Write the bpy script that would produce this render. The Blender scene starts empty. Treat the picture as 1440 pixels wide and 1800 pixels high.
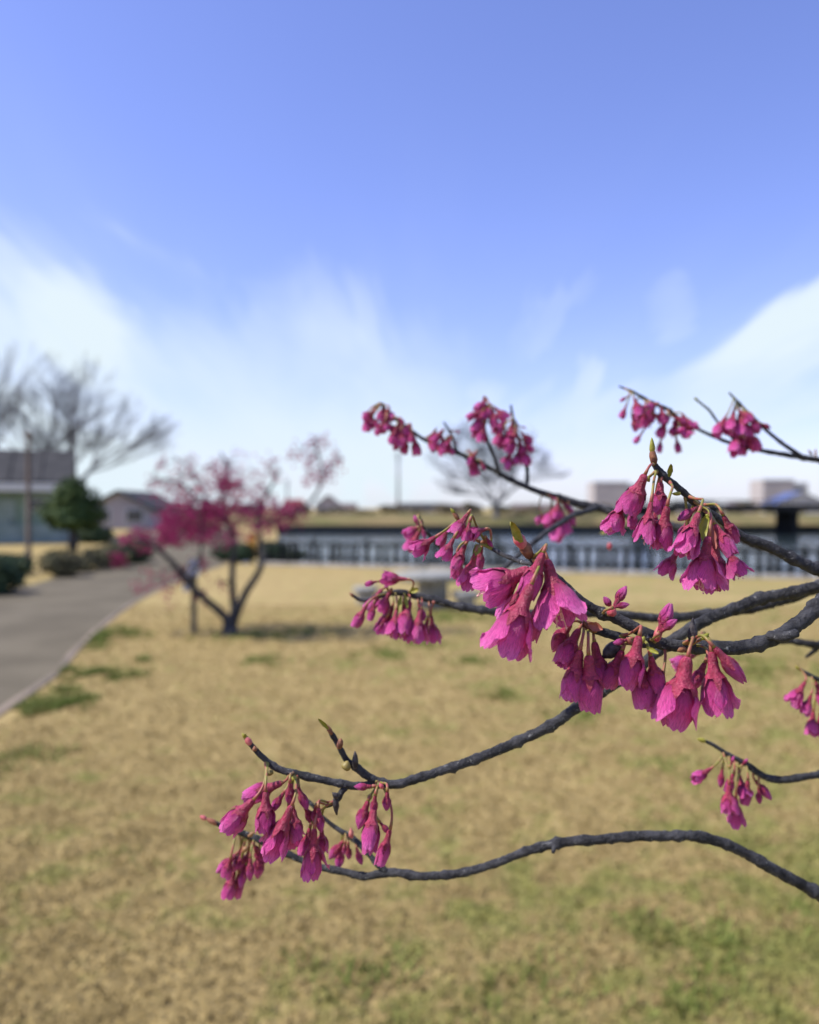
import bpy, bmesh, math, random
import numpy as np
from mathutils import Vector, Matrix, noise, Quaternion
R = math.radians
random.seed(11)
scene = bpy.context.scene
col = scene.collection

# ------------------------------------------------------------------ camera
CAM_Z, FPX, HOR = 1.6, 1440.0, 893.0
cam_d = bpy.data.cameras.new("camera")
cam = bpy.data.objects.new("camera", cam_d); col.objects.link(cam)
cam.location = (0, 0, CAM_Z); cam.rotation_euler = (R(90), 0, 0)
cam_d.sensor_fit = 'HORIZONTAL'; cam_d.sensor_width = 36; cam_d.lens = 36
cam_d.shift_y = -(900 - HOR) / 1440
cam_d.clip_start = 0.02; cam_d.clip_end = 6000
cam_d.dof.use_dof = True; cam_d.dof.focus_distance = 0.305; cam_d.dof.aperture_fstop = 36 / 3.5
scene.camera = cam

# ------------------------------------------------------------------ light, sky, exposure
SUN_AZ, SUN_EL = R(-99), R(52)          # clockwise from +Y
sun_d = bpy.data.lights.new("sun", 'SUN'); sun_d.energy = 4.9; sun_d.angle = R(0.53); sun_d.color = (1.0, 0.955, 0.88)
sun = bpy.data.objects.new("sun", sun_d); col.objects.link(sun)
sdir = Vector((math.sin(SUN_AZ) * math.cos(SUN_EL), math.cos(SUN_AZ) * math.cos(SUN_EL), math.sin(SUN_EL)))
sun.rotation_euler = sdir.to_track_quat('Z', 'Y').to_euler()

scene.view_settings.view_transform = 'Standard'; scene.view_settings.look = 'None'
scene.view_settings.exposure = 0.35; scene.view_settings.gamma = 1.0; scene.view_settings.use_curve_mapping = False
cy = scene.cycles
cy.use_denoising = True
try: cy.denoiser = 'OPENIMAGEDENOISE'
except Exception: pass
cy.adaptive_threshold = .006
cy.max_bounces = 8; cy.diffuse_bounces = 3; cy.glossy_bounces = 3; cy.transmission_bounces = 5; cy.transparent_max_bounces = 6
cy.caustics_reflective = False; cy.caustics_refractive = False; cy.sample_clamp_indirect = 4


class NT:
    """small node-building helper"""
    def __init__(s, tree): s.t = tree; s.n = tree.nodes; s.l = tree.links
    def new(s, kind, **kw):
        n = s.n.new(kind)
        for k, v in kw.items(): setattr(n, k, v)
        return n
    def put(s, sock, v):
        if hasattr(v, 'is_output') or isinstance(v, bpy.types.NodeSocket): s.l.new(v, sock)
        else: sock.default_value = v
    def math(s, op, a, b=0.0, c=0.0, clamp=False):
        n = s.new('ShaderNodeMath', operation=op); n.use_clamp = clamp
        s.put(n.inputs[0], a); s.put(n.inputs[1], b)
        if len(n.inputs) > 2: s.put(n.inputs[2], c)
        return n.outputs[0]
    def mix(s, f, a, b, blend='MIX'):
        n = s.new('ShaderNodeMix', data_type='RGBA', blend_type=blend)
        s.put(n.inputs[0], f)
        for i, v in ((6, a), (7, b)):
            s.put(n.inputs[i], (*v, 1) if isinstance(v, tuple) and len(v) == 3 else v)
        return n.outputs[2]
    def smooth(s, v, a, b):
        n = s.new('ShaderNodeMapRange', interpolation_type='SMOOTHSTEP')
        s.put(n.inputs[0], v); n.inputs[1].default_value = a; n.inputs[2].default_value = b
        return n.outputs[0]
    def noise(s, vec, scale, detail=3, rough=.55, dist=0.0):
        n = s.new('ShaderNodeTexNoise')
        if vec is not None: s.l.new(vec, n.inputs['Vector'])
        n.inputs['Scale'].default_value = scale; n.inputs['Detail'].default_value = detail
        n.inputs['Roughness'].default_value = rough; n.inputs['Distortion'].default_value = dist
        return n.outputs[0]
    def mapping(s, vec, scale=(1, 1, 1), rot=(0, 0, 0), loc=(0, 0, 0)):
        n = s.new('ShaderNodeMapping'); s.l.new(vec, n.inputs[0])
        n.inputs['Scale'].default_value = scale; n.inputs['Rotation'].default_value = rot; n.inputs['Location'].default_value = loc
        return n.outputs[0]


def build_world():
    w = bpy.data.worlds.new("World"); scene.world = w; w.use_nodes = True
    T = NT(w.node_tree); T.n.clear()
    out = T.new('ShaderNodeOutputWorld'); bg = T.new('ShaderNodeBackground')
    T.l.new(bg.outputs[0], out.inputs[0]); bg.inputs[1].default_value = 0.136
    sky = T.new('ShaderNodeTexSky', sky_type='NISHITA'); sky.sun_disc = False
    sky.sun_elevation = SUN_EL; sky.sun_rotation = SUN_AZ
    sky.air_density = 1.0; sky.dust_density = 0.6; sky.ozone_density = 2.5
    tint = T.mix(1.0, sky.outputs[0], SKY_TINT, 'MULTIPLY')
    tc = T.new('ShaderNodeTexCoord').outputs['Generated']
    sep = T.new('ShaderNodeSeparateXYZ'); T.l.new(tc, sep.inputs[0])
    x, y, z = sep.outputs
    az = T.math('ARCTAN2', x, y); el = T.math('ARCSINE', z)
    # thin cirrus laid out on a flat layer overhead
    zz = T.math('ADD', T.math('MAXIMUM', z, 0.0), 0.16)
    comb = T.new('ShaderNodeCombineXYZ'); T.put(comb.inputs[0], T.math('DIVIDE', x, zz)); T.put(comb.inputs[1], T.math('DIVIDE', y, zz))
    pl = comb.outputs[0]
    streak = T.noise(T.mapping(pl, (1.5, .32, 1), (0, 0, R(-8))), .9, 4, .55, .5)
    fine = T.noise(T.mapping(pl, (2.6, .5, 1), (0, 0, R(6))), 1.5, 4, .55, .6)
    warp = T.noise(tc, 3.2, 4, .55, .3)
    wv = T.math('MULTIPLY', T.math('SUBTRACT', warp, .5), .2)
    wv2 = T.math('MULTIPLY', T.math('SUBTRACT', fine, .5), .22)
    total = None
    # banks of cloud: (azimuth, elevation, half width, half height, tilt, strength)
    banks = [(R(-24), R(8.2), R(11), R(6), R(-24), .75), (R(-21.5), R(11.5), R(4.2), R(3.2), R(-35), .9), (R(-7), R(7.5), R(9), R(5.5), R(-14), .68), (R(-16), R(4.5), R(14), R(4.5), R(0), .7),
             (R(26.5), R(9.4), R(9), R(3.1), R(27), 1.1), (R(-37), R(11), R(12), R(7), R(-24), .6),
             (R(10), R(6), R(12), R(2.0), R(6), .5), (R(9.8), R(13.2), R(2.6), R(.8), R(34), .25), (R(17.7), R(13.3), R(1.6), R(.9), R(0), .22),
             (R(50), R(12), R(18), R(5), R(10), .8), (R(95), R(16), R(30), R(7), R(5), .7), (R(165), R(14), R(38), R(7), R(-5), .7), (R(-108), R(20), R(26), R(8), R(0), .7)]
    for a0, e0, wa, we, th, st in banks:
        da = T.math('ADD', T.math('SUBTRACT', az, a0), wv); de = T.math('ADD', T.math('SUBTRACT', el, e0), wv2)
        c, s = math.cos(th), math.sin(th)
        u = T.math('DIVIDE', T.math('ADD', T.math('MULTIPLY', da, c), T.math('MULTIPLY', de, s)), wa)
        v = T.math('DIVIDE', T.math('SUBTRACT', T.math('MULTIPLY', de, c), T.math('MULTIPLY', da, s)), we)
        d2 = T.math('ADD', T.math('MULTIPLY', u, u), T.math('MULTIPLY', v, v))
        m = T.math('MULTIPLY', T.smooth(d2, 2.6, 0.0), st)
        total = m if total is None else T.math('MAXIMUM', total, m)
    cl = T.math('MULTIPLY', total, T.math('ADD', T.math('MULTIPLY', T.smooth(streak, .28, .68), .75), .38))
    veil = T.math('MULTIPLY', T.smooth(streak, .42, .8), T.math('MULTIPLY', T.smooth(el, R(34), R(8)), .16))
    low = T.math('MULTIPLY', T.smooth(el, R(8), R(-1)), .62)
    f = T.math('ADD', T.math('ADD', cl, veil), low, clamp=True)
    c1 = T.mix(f, tint, (4.6, 5.3, 5.75))
    T.l.new(c1, bg.inputs[0])
SKY_TINT = (1.10, .985, 1.40)
build_world()

# ------------------------------------------------------------------ helpers
def P(px, py, D):
    return Vector(((px - 720) / FPX * D, D, CAM_Z - (py - HOR) / FPX * D))
def G(px, py):
    D = CAM_Z * FPX / (py - HOR); return Vector(((px - 720) / FPX * D, D, 0))

class MB:
    def __init__(s): s.v = []; s.f = []
    def add(s, vs, fs):
        o = len(s.v); s.v.extend([tuple(q) for q in vs]); s.f.extend([tuple(i + o for i in f) for f in fs])
    def mesh(s, name, mat, smooth=True):
        m = bpy.data.meshes.new(name); m.from_pydata(s.v, [], s.f); m.update()
        if smooth: m.polygons.foreach_set('use_smooth', [True] * len(m.polygons))
        if mat: m.materials.append(mat)
        return m
    def build(s, name, mat, parent=None, smooth=True, root=None):
        return link(name, s.mesh(name, mat, smooth), parent, root)
    def box(s, c, size, rz=0.0, tilt=None):
        hx, hy, hz = [q / 2 for q in size]; M = Matrix.Rotation(rz, 3, 'Z')
        if tilt is not None: M = tilt @ M
        vs = [M @ Vector((a * hx, b * hy, d * hz)) + Vector(c) for a in (-1, 1) for b in (-1, 1) for d in (-1, 1)]
        s.add(vs, [(0, 1, 3, 2), (4, 6, 7, 5), (0, 4, 5, 1), (2, 3, 7, 6), (0, 2, 6, 4), (1, 5, 7, 3)])
    def bevbox(s, c, size, bev=.02, rz=0.0, jig=0.0):
        bm = bmesh.new(); bmesh.ops.create_cube(bm, size=1)
        bmesh.ops.scale(bm, vec=size, verts=bm.verts)
        bmesh.ops.bevel(bm, geom=list(bm.edges), offset=bev, segments=2, affect='EDGES', profile=.6)
        M = Matrix.Rotation(rz, 3, 'Z'); bm.verts.index_update()
        vs = [M @ (v.co + noise.noise_vector(v.co * 5 + Vector(c)) * jig) + Vector(c) for v in bm.verts]
        s.add(vs, [[v.index for v in f.verts] for f in bm.faces]); bm.free()
    def tube(s, pts, rad, sides=8, cap=True, bump=None):
        n = len(pts); rings = []
        t0 = (pts[1] - pts[0]).normalized()
        up = Vector((0, 0, 1)) if abs(t0.z) < .9 else Vector((1, 0, 0))
        nx = t0.cross(up).normalized(); vs = []
        for i in range(n):
            t = (pts[min(i + 1, n - 1)] - pts[max(i - 1, 0)]).normalized()
            nx = (nx - t * nx.dot(t)).normalized(); ny = t.cross(nx)
            for k in range(sides):
                a = 2 * math.pi * k / sides; d = nx * math.cos(a) + ny * math.sin(a)
                r = rad[i] if bump is None else rad[i] * bump(i, pts[i] + d * rad[i])
                vs.append(pts[i] + d * r)
        fs = [(i * sides + k, i * sides + (k + 1) % sides, (i + 1) * sides + (k + 1) % sides, (i + 1) * sides + k) for i in range(n - 1) for k in range(sides)]
        if cap:
            fs.append(tuple(range(sides - 1, -1, -1))); fs.append(tuple((n - 1) * sides + k for k in range(sides)))
        s.add(vs, fs)
    def lathe(s, prof, sides=12, M=None):
        M = M or Matrix.Identity(4); vs = []
        for z, r in prof:
            for k in range(sides):
                a = 2 * math.pi * k / sides; vs.append(M @ Vector((r * math.cos(a), r * math.sin(a), z)))
        n = len(prof)
        fs = [(i * sides + k, i * sides + (k + 1) % sides, (i + 1) * sides + (k + 1) % sides, (i + 1) * sides + k) for i in range(n - 1) for k in range(sides)]
        fs.append(tuple(range(sides - 1, -1, -1))); fs.append(tuple((n - 1) * sides + k for k in range(sides)))
        s.add(vs, fs)

def link(name, data, parent=None, root=None):
    o = bpy.data.objects.new(name, data); col.objects.link(o)
    if parent is not None:
        o.parent = parent
        if root is not None and parent.parent is None: o.matrix_parent_inverse = Matrix.Translation(-Vector(root))
    return o
def tag(o, label=None, cat=None, group=None, kind=None):
    for k, v in (('label', label), ('category', cat), ('group', group), ('kind', kind)):
        if v: o[k] = v
    return o
def thing(name, loc, label, cat, group=None):
    o = bpy.data.objects.new(name, None); o.location = loc; o.empty_display_size = .1; col.objects.link(o)
    return tag(o, label, cat, group)
def resample(pts, rads, step):
    """Catmull-Rom through (point, radius) pairs"""
    n_ = len(pts); tg = []
    for i in range(n_):
        a, c = pts[max(i - 1, 0)], pts[min(i + 1, n_ - 1)]; d = (c - a).normalized()
        l0 = (pts[i] - a).length or 1e9; l1 = (c - pts[i]).length or 1e9; tg.append((d, min(l0, l1)))
    op, orr = [], []
    for i in range(n_ - 1):
        b, c = pts[i], pts[i + 1]; L = (c - b).length; n = max(1, int(L / step))
        m0, m1 = tg[i][0] * min(L, 1.5 * tg[i][1]), tg[i + 1][0] * min(L, 1.5 * tg[i + 1][1])
        for k in range(n):
            t = k / n; t2, t3 = t * t, t * t * t
            op.append(b * (2 * t3 - 3 * t2 + 1) + m0 * (t3 - 2 * t2 + t) + c * (3 * t2 - 2 * t3) + m1 * (t3 - t2))
            orr.append(rads[i] + (rads[i + 1] - rads[i]) * t)
    op.append(pts[-1].copy()); orr.append(rads[-1])
    return op, orr

# ------------------------------------------------------------------ materials
def mat(name, base, rough=.8, noise_scale=None, alt=None, bump=0.0, bscale=None, spec=.3, lo=.35, hi=.65, coords='Object', detail=4, bdist=.01):
    m = bpy.data.materials.new(name); m.use_nodes = True
    T = NT(m.node_tree); b = T.n['Principled BSDF']
    b.inputs['Roughness'].default_value = rough; b.inputs['Specular IOR Level'].default_value = spec
    tc = T.new('ShaderNodeTexCoord').outputs[coords]
    if alt is not None:
        f = T.smooth(T.noise(tc, noise_scale, detail, .6), lo, hi)
        T.l.new(T.mix(f, base, alt), b.inputs['Base Color'])
    else: b.inputs['Base Color'].default_value = (*base, 1)
    if bump:
        bn = T.new('ShaderNodeBump'); bn.inputs['Strength'].default_value = bump; bn.inputs['Distance'].default_value = bdist
        T.l.new(T.noise(tc, bscale or noise_scale, 5, .6), bn.inputs['Height']); T.l.new(bn.outputs[0], b.inputs['Normal'])
    return m

def lawn_mat():
    m = bpy.data.materials.new('dry_lawn'); m.use_nodes = True
    T = NT(m.node_tree); b = T.n['Principled BSDF']
    b.inputs['Roughness'].default_value = .9; b.inputs['Specular IOR Level'].default_value = .1
    pos = T.new('ShaderNodeNewGeometry').outputs['Position']
    flat = T.mapping(pos, (1, 1, 0))
    sep = T.new('ShaderNodeSeparateXYZ'); T.l.new(pos, sep.inputs[0])
    big = T.noise(flat, .8, 3, .55); mid = T.noise(flat, 3.6, 5, .62, .4); small = T.noise(flat, 13, 4, .6); tiny = T.noise(flat, 45, 3, .6)
    straw = T.mix(T.smooth(mid, .34, .64), (.265, .198, .078), (.375, .283, .118))
    straw = T.mix(T.math('MULTIPLY', T.smooth(small, .4, .8), .32), straw, (.195, .147, .058))
    straw = T.mix(T.math('MULTIPLY', T.smooth(tiny, .45, .75), .4), straw, (.46, .365, .19))
    # living grass coming through, more of it towards the right and the near side
    right = T.smooth(sep.outputs[0], -3.0, 2.4)
    thr = T.math('ADD', T.math('MULTIPLY', right, .06), T.math('MULTIPLY', T.math('MULTIPLY', T.smooth(sep.outputs[1], 4.6, 2.6), T.smooth(sep.outputs[0], -.9, .5)), .075))
    g = T.math('ADD', T.math('ADD', T.math('MULTIPLY', big, .35), T.math('MULTIPLY', mid, .65)), T.math('MULTIPLY', T.math('SUBTRACT', small, .5), .30))
    gm = T.smooth(T.math('ADD', g, thr), .525, .68)
    green = T.mix(T.smooth(small, .35, .65), (.085, .125, .022), (.21, .21, .055))
    c = T.mix(T.math('MULTIPLY', gm, .78), straw, green)
    T.l.new(c, b.inputs['Base Color'])
    bn = T.new('ShaderNodeBump'); bn.inputs['Strength'].default_value = .18; bn.inputs['Distance'].default_value = .03
    T.l.new(small, bn.inputs['Height']); T.l.new(bn.outputs[0], b.inputs['Normal'])
    return m

def water_mat():
    m = bpy.data.materials.new('pond_water'); m.use_nodes = True
    T = NT(m.node_tree); b = T.n['Principled BSDF']
    b.inputs['Base Color'].default_value = (.03, .045, .05, 1); b.inputs['Roughness'].default_value = .06; b.inputs['IOR'].default_value = 1.33
    pos = T.new('ShaderNodeNewGeometry').outputs['Position']
    n1 = T.noise(T.mapping(pos, (.8, 1.6, 1)), 2.2, 3, .5); n2 = T.noise(T.mapping(pos, (.25, .5, 1)), 1.0, 2, .5)
    bn = T.new('ShaderNodeBump'); bn.inputs['Strength'].default_value = .38; bn.inputs['Distance'].default_value = .07
    T.l.new(T.math('ADD', n1, n2), bn.inputs['Height']); T.l.new(bn.outputs[0], b.inputs['Normal'])
    return m

def petal_mat():
    m = bpy.data.materials.new('petal'); m.use_nodes = True
    T = NT(m.node_tree); T.n.clear()
    out = T.new('ShaderNodeOutputMaterial')
    uv = T.new('ShaderNodeUVMap').outputs[0]
    sep = T.new('ShaderNodeSeparateXYZ'); T.l.new(uv, sep.inputs[0]); u, v = sep.outputs[0], sep.outputs[1]
    rnd = T.new('ShaderNodeObjectInfo').outputs['Random']
    # pigment: deeper and redder at the claw, pinker to the rim, where highlights are painted in too
    c = T.mix(T.smooth(v, .0, .62), (.42, .012, .085), (.82, .10, .43))
    c = T.mix(T.math('MULTIPLY', T.smooth(v, .6, 1.0), .5), c, (.90, .27, .66))
    c = T.mix(T.math('MULTIPLY', rnd, .45), c, (.60, .03, .22))
    # fan of fine veins
    fan = T.math('DIVIDE', T.math('SUBTRACT', u, .5), T.math('ADD', T.math('MULTIPLY', v, .5), .35))
    comb = T.new('ShaderNodeCombineXYZ'); T.put(comb.inputs[0], fan); T.put(comb.inputs[1], T.math('MULTIPLY', v, .22)); T.put(comb.inputs[2], rnd)
    veins = T.noise(comb.outputs[0], 34, 2, .5, .4)
    c = T.mix(T.math('MULTIPLY', T.smooth(veins, .44, .66), .6), c, (.30, .008, .12))
    bn = T.new('ShaderNodeBump'); bn.inputs['Strength'].default_value = .8; bn.inputs['Distance'].default_value = .0008
    crin = T.noise(comb.outputs[0], 12, 4, .6)
    T.l.new(T.math('ADD', veins, crin), bn.inputs['Height'])
    d = T.new('ShaderNodeBsdfPrincipled'); T.l.new(c, d.inputs['Base Color']); d.inputs['Roughness'].default_value = .42
    d.inputs['Specular IOR Level'].default_value = .45; d.inputs['Sheen Weight'].default_value = .12
    T.l.new(bn.outputs[0], d.inputs['Normal'])
    tr = T.new('ShaderNodeBsdfTranslucent'); T.l.new(c, tr.inputs[0]); T.l.new(bn.outputs[0], tr.inputs['Normal'])
    mx = T.new('ShaderNodeMixShader'); mx.inputs[0].default_value = .30
    T.l.new(d.outputs[0], mx.inputs[1]); T.l.new(tr.outputs[0], mx.inputs[2]); T.l.new(mx.outputs[0], out.inputs[0])
    return m

def bark_mat(name, dark, mid, light, scale=160, lich=.64):
    m = bpy.data.materials.new(name); m.use_nodes = True
    T = NT(m.node_tree); b = T.n['Principled BSDF']; b.inputs['Roughness'].default_value = .75; b.inputs['Specular IOR Level'].default_value = .25
    pos = T.new('ShaderNodeTexCoord').outputs['Object']
    a = T.noise(pos, scale, 5, .65); c_ = T.noise(pos, scale * 4.5, 4, .7); l = T.noise(pos, scale * 1.8, 5, .7, .3)
    c = T.mix(T.smooth(a, .3, .7), dark, mid)
    c = T.mix(T.math('MULTIPLY', T.smooth(l, lich, lich + .1), .85), c, light)
    c = T.mix(T.math('MULTIPLY', T.smooth(c_, .56, .75), .5), c, tuple(q * .35 for q in dark))
    T.l.new(c, b.inputs['Base Color'])
    bn = T.new('ShaderNodeBump'); bn.inputs['Strength'].default_value = .8; bn.inputs['Distance'].default_value = .35 / scale
    T.l.new(T.math('ADD', a, c_), bn.inputs['Height']); T.l.new(bn.outputs[0], b.inputs['Normal'])
    return m

M = dict(
    lawn=lawn_mat(), water=water_mat(), petal=petal_mat(),
    bark=bark_mat('cherry_bark', (.016, .016, .018), (.072, .072, .077), (.32, .32, .30), lich=.60),
    bark2=bark_mat('tree_bark', (.030, .032, .036), (.075, .075, .08), (.16, .16, .15), 9),
    baregrey=bark_mat('grey_twigs', (.10, .10, .11), (.17, .165, .165), (.24, .23, .22), 4),
    calyx=mat('calyx', (.20, .006, .030), .40, 8, (.38, .028, .080), .9, 17, .5, bdist=.0014),
    stalk=mat('stalk', (.20, .19, .035), .5, 3, (.30, .08, .06), 0, None, .4, .42, .62),
    stamen=mat('stamen', (.75, .45, .45), .5), anther=mat('anther', (.45, .30, .06), .7),
    budscale=mat('bud_scale', (.10, .035, .025), .55, 300, (.26, .11, .05), .5, 600, bdist=.0012),
    budgreen=mat('leaf_green', (.20, .21, .02), .45, 200, (.32, .28, .05), .3, 500, bdist=.0012),
    budblack=mat('dark_bud', (.022, .018, .02), .5, 400, (.07, .06, .06), .6, 600, bdist=.0012),
    pinkbud=mat('pink_bud', (.42, .05, .09), .5, 260, (.55, .20, .16), .3, 600, bdist=.0012),
    asphalt=mat('asphalt_path', (.105, .090, .060), .95, .9, (.14, .121, .082), .3, 60, .15),
    kerb=mat('kerb_stone', (.15, .125, .09), .9, 1.3, (.24, .19, .14), .3, 30),
    concrete=mat('dark_wall', (.018, .024, .028), .9, 1.5, (.032, .036, .035), .3, 6),
    coping=mat('pale_coping', (.36, .34, .30), .9, 2, (.28, .27, .24), .2, 20),
    reed=mat('reed_bank', (.20, .155, .075), 1, .25, (.13, .125, .05), .8, 2, .05),
    soil=mat('far_soil', (.20, .17, .10), 1, .05, (.13, .13, .06)),
    blossom=mat('far_blossom', (.22, .011, .068), .7, 6, (.31, .03, .115), 0, None, .2),
    blossom2=mat('pale_blossom', (.36, .10, .13), .7, 6, (.30, .05, .09), 0, None, .2),
    evergreen=mat('evergreen_leaf', (.022, .055, .016), .7, 3, (.065, .10, .022), 0, None, .25),
    hedge=mat('hedge_leaf', (.018, .045, .020), .7, 5, (.05, .075, .03), 0, None, .25),
    hedgebrown=mat('sparse_hedge_leaf', (.06, .065, .035), .8, 5, (.13, .115, .06), 0, None, .2),
    farleaf=mat('far_leaf', (.11, .105, .065), .9, .15, (.20, .165, .105), 0, None, .1),
    roof=mat('slate_roof', (.028, .029, .030), .85, 2, (.048, .048, .048), .2, 12),
    wallgreen=mat('pale_green_wall', (.24, .33, .26), .85, 1.5, (.19, .27, .21)),
    wallblue=mat('pale_blue_wall', (.28, .35, .32), .85, 2, (.23, .30, .27)),
    trim=mat('trim_white', (.55, .57, .54), .7), dark=mat('dark_opening', (.035, .05, .048), .5),
    glass=mat('window_glass', (.04, .05, .06), .08, spec=.6),
    wood=mat('brown_pole', (.085, .065, .05), .8, 4, (.13, .095, .07), .3, 30),
    oldwood=mat('weathered_post', (.19, .165, .11), .9, 12, (.12, .11, .075), .4, 60),
    plate=mat('sign_plate', (.42, .45, .50), .4, 6, (.55, .58, .62)),
    orange=mat('orange_board', (.48, .20, .03), .6, 3, (.60, .32, .04)),
    fence=mat('fence_wood', (.010, .013, .014), .6, 8, (.02, .024, .024), 0, None, .05),
    stone=mat('table_stone', (.20, .205, .19), .85, 9, (.32, .32, .29), .5, 30),
    block=mat('block_wall', (.40, .365, .35), .9, .2, (.34, .315, .31)), blockpale=mat('block_wall_pale', (.50, .50, .48), .9),
    blueroof=mat('blue_roof', (.06, .085, .19), .6, .5, (.10, .13, .25)), redroof=mat('red_roof', (.20, .06, .05), .8),
    brownroof=mat('brown_roof', (.12, .09, .085), .8, .6, (.17, .14, .13)), cream=mat('cream_wall', (.42, .37, .29), .9),
    bridge=mat('bridge_steel', (.014, .015, .015), .9, 1, (.026, .027, .025), spec=.1),
    polegrey=mat('pole_concrete', (.22, .23, .24), .85),
    rock=mat('white_rock', (.48, .47, .44), .9, 6, (.36, .35, .33), .4, 20),
)

# ------------------------------------------------------------------ setting
POND = [(-4.2, 23.2), (9.2, 18.4), (30, 11), (130, 18), (130, 76), (-12.5, 76), (-7.2, 45)]
def build_ground():
    bm = bmesh.new()
    def loop(pts, z=0.0):
        vs = [bm.verts.new((x, y, z)) for x, y in pts]
        return vs, [bm.edges.new((vs[i], vs[(i + 1) % len(vs)])) for i in range(len(vs))]
    _, e1 = loop([(-3000, -800), (3000, -800), (3000, 4500), (-3000, 4500)])
    pv, e2 = loop(POND)
    bmesh.ops.triangle_fill(bm, use_beauty=True, edges=e1 + e2, normal=(0, 0, 1))
    bmesh.ops.recalc_face_normals(bm, faces=bm.faces)
    for f in bm.faces:
        if f.normal.z < 0: f.normal_flip()
    me = bpy.data.meshes.new('lawn_ground'); bm.to_mesh(me); bm.free(); me.materials.append(M['lawn'])
    tag(link('lawn_ground', me), kind='structure')
    w = MB(); n = len(POND)
    for i in range(n):
        a, b = POND[i], POND[(i + 1) % n]
        w.add([(a[0], a[1], 0), (b[0], b[1], 0), (b[0], b[1], -2), (a[0], a[1], -2)], [(0, 1, 2, 3)])
    tag(w.build('pond_wall', M['concrete'], smooth=False), kind='structure')
    w = MB(); w.add([(-25, 5, -.7), (140, 5, -.7), (140, 77, -.7), (-25, 77, -.7)], [(0, 1, 2, 3)])
    tag(w.build('pond_water', M['water'], smooth=False), kind='structure')
    # pale coping along the near shore
    w = MB()
    for a, b in ((POND[0], POND[1]), (POND[1], POND[2])):
        a, b = Vector((*a, 0)), Vector((*b, 0)); d = (b - a).normalized(); L = (b - a).length; k = 0; s = 0
        while s < L - .05:
            e = min(s + .98, L); c = a + d * ((s + e) / 2) + Vector((d.y, -d.x, 0)) * .12
            w.bevbox((c.x, c.y, .02), (e - s - .02, .26, .16), .012, math.atan2(d.y, d.x)); s += 1.0
    tag(w.build('pond_coping', M['coping']), kind='structure')
    # far bank: a low levee of dead reeds
    w = MB(); nx, prof = 160, [(76.2, .02), (77.6, .4), (80, .75), (84, .98), (91, .8), (99, .2), (102, -.1)]
    for i in range(nx + 1):
        x = -30 + 175 * i / nx
        for y, z in prof:
            w.v.append((x, y + noise.noise(Vector((x * .2, y, 0))) * .6, z + (.22 * noise.noise(Vector((x * .5, y * .5, 3))) if z > .1 else 0)))
    k = len(prof)
    w.f = [(i * k + j, (i + 1) * k + j, (i + 1) * k + j + 1, i * k + j + 1) for i in range(nx) for j in range(k - 1)]
    tag(w.build('far_bank', M['reed']), kind='structure')
    # asphalt path
    rgt = [(-3.1, -8), (-3.1, 3), (-3.23, 6.45), (-3.33, 7.4), (-3.92, 9.7), (-4.7, 13.8), (-5.2, 19), (-5.35, 24), (-6.4, 31), (-9.4, 45), (-16, 75)]
    lft = [(-7.6, -8), (-7.4, 3), (-7.3, 6.4), (-7.3, 7.4), (-7.4, 9.7), (-7.5, 13.8), (-8.1, 18.8), (-8.4, 24), (-10.2, 31), (-15, 45), (-26, 75)]
    def dens(pts): return resample([Vector((x, y, 0)) for x, y in pts], [0] * len(pts), .5)[0]
    n = 60
    def even(pts):
        q = dens(pts); return [q[int(i * (len(q) - 1) / n)] for i in range(n + 1)]
    rr, ll = even(rgt), even(lft); w = MB()
    for a, b in zip(rr, ll): w.v += [(a.x, a.y, .005), (b.x, b.y, .005)]
    w.f = [(2 * i, 2 * i + 2, 2 * i + 3, 2 * i + 1) for i in range(n)]
    tag(w.build('asphalt_path', M['asphalt'], smooth=False), kind='structure')
    w = MB()
    for i in range(len(rr) - 1):
        a, b = rr[i], rr[i + 1]; d = b - a
        if a.y > 30 or d.length < .05: continue
        c = (a + b) / 2 + Vector((d.y, -d.x, 0)).normalized() * .05
        w.bevbox((c.x, c.y, -.008), (d.length - .015, .08, .05), .008, math.atan2(d.y, d.x))
    tag(w.build('path_kerb', M['kerb']), kind='structure')
build_ground()
rr_edge = [(-3.23, 6.45), (-3.33, 7.4), (-3.92, 9.7), (-4.7, 13.8), (-5.2, 19), (-5.35, 24)]
def path_x(y):
    if y <= 6.45: return -3.15
    for (x0, y0), (x1, y1) in zip(rr_edge, rr_edge[1:]):
        if y <= y1: return x0 + (x1 - x0) * (y - y0) / (y1 - y0)
    return -5.4

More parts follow.
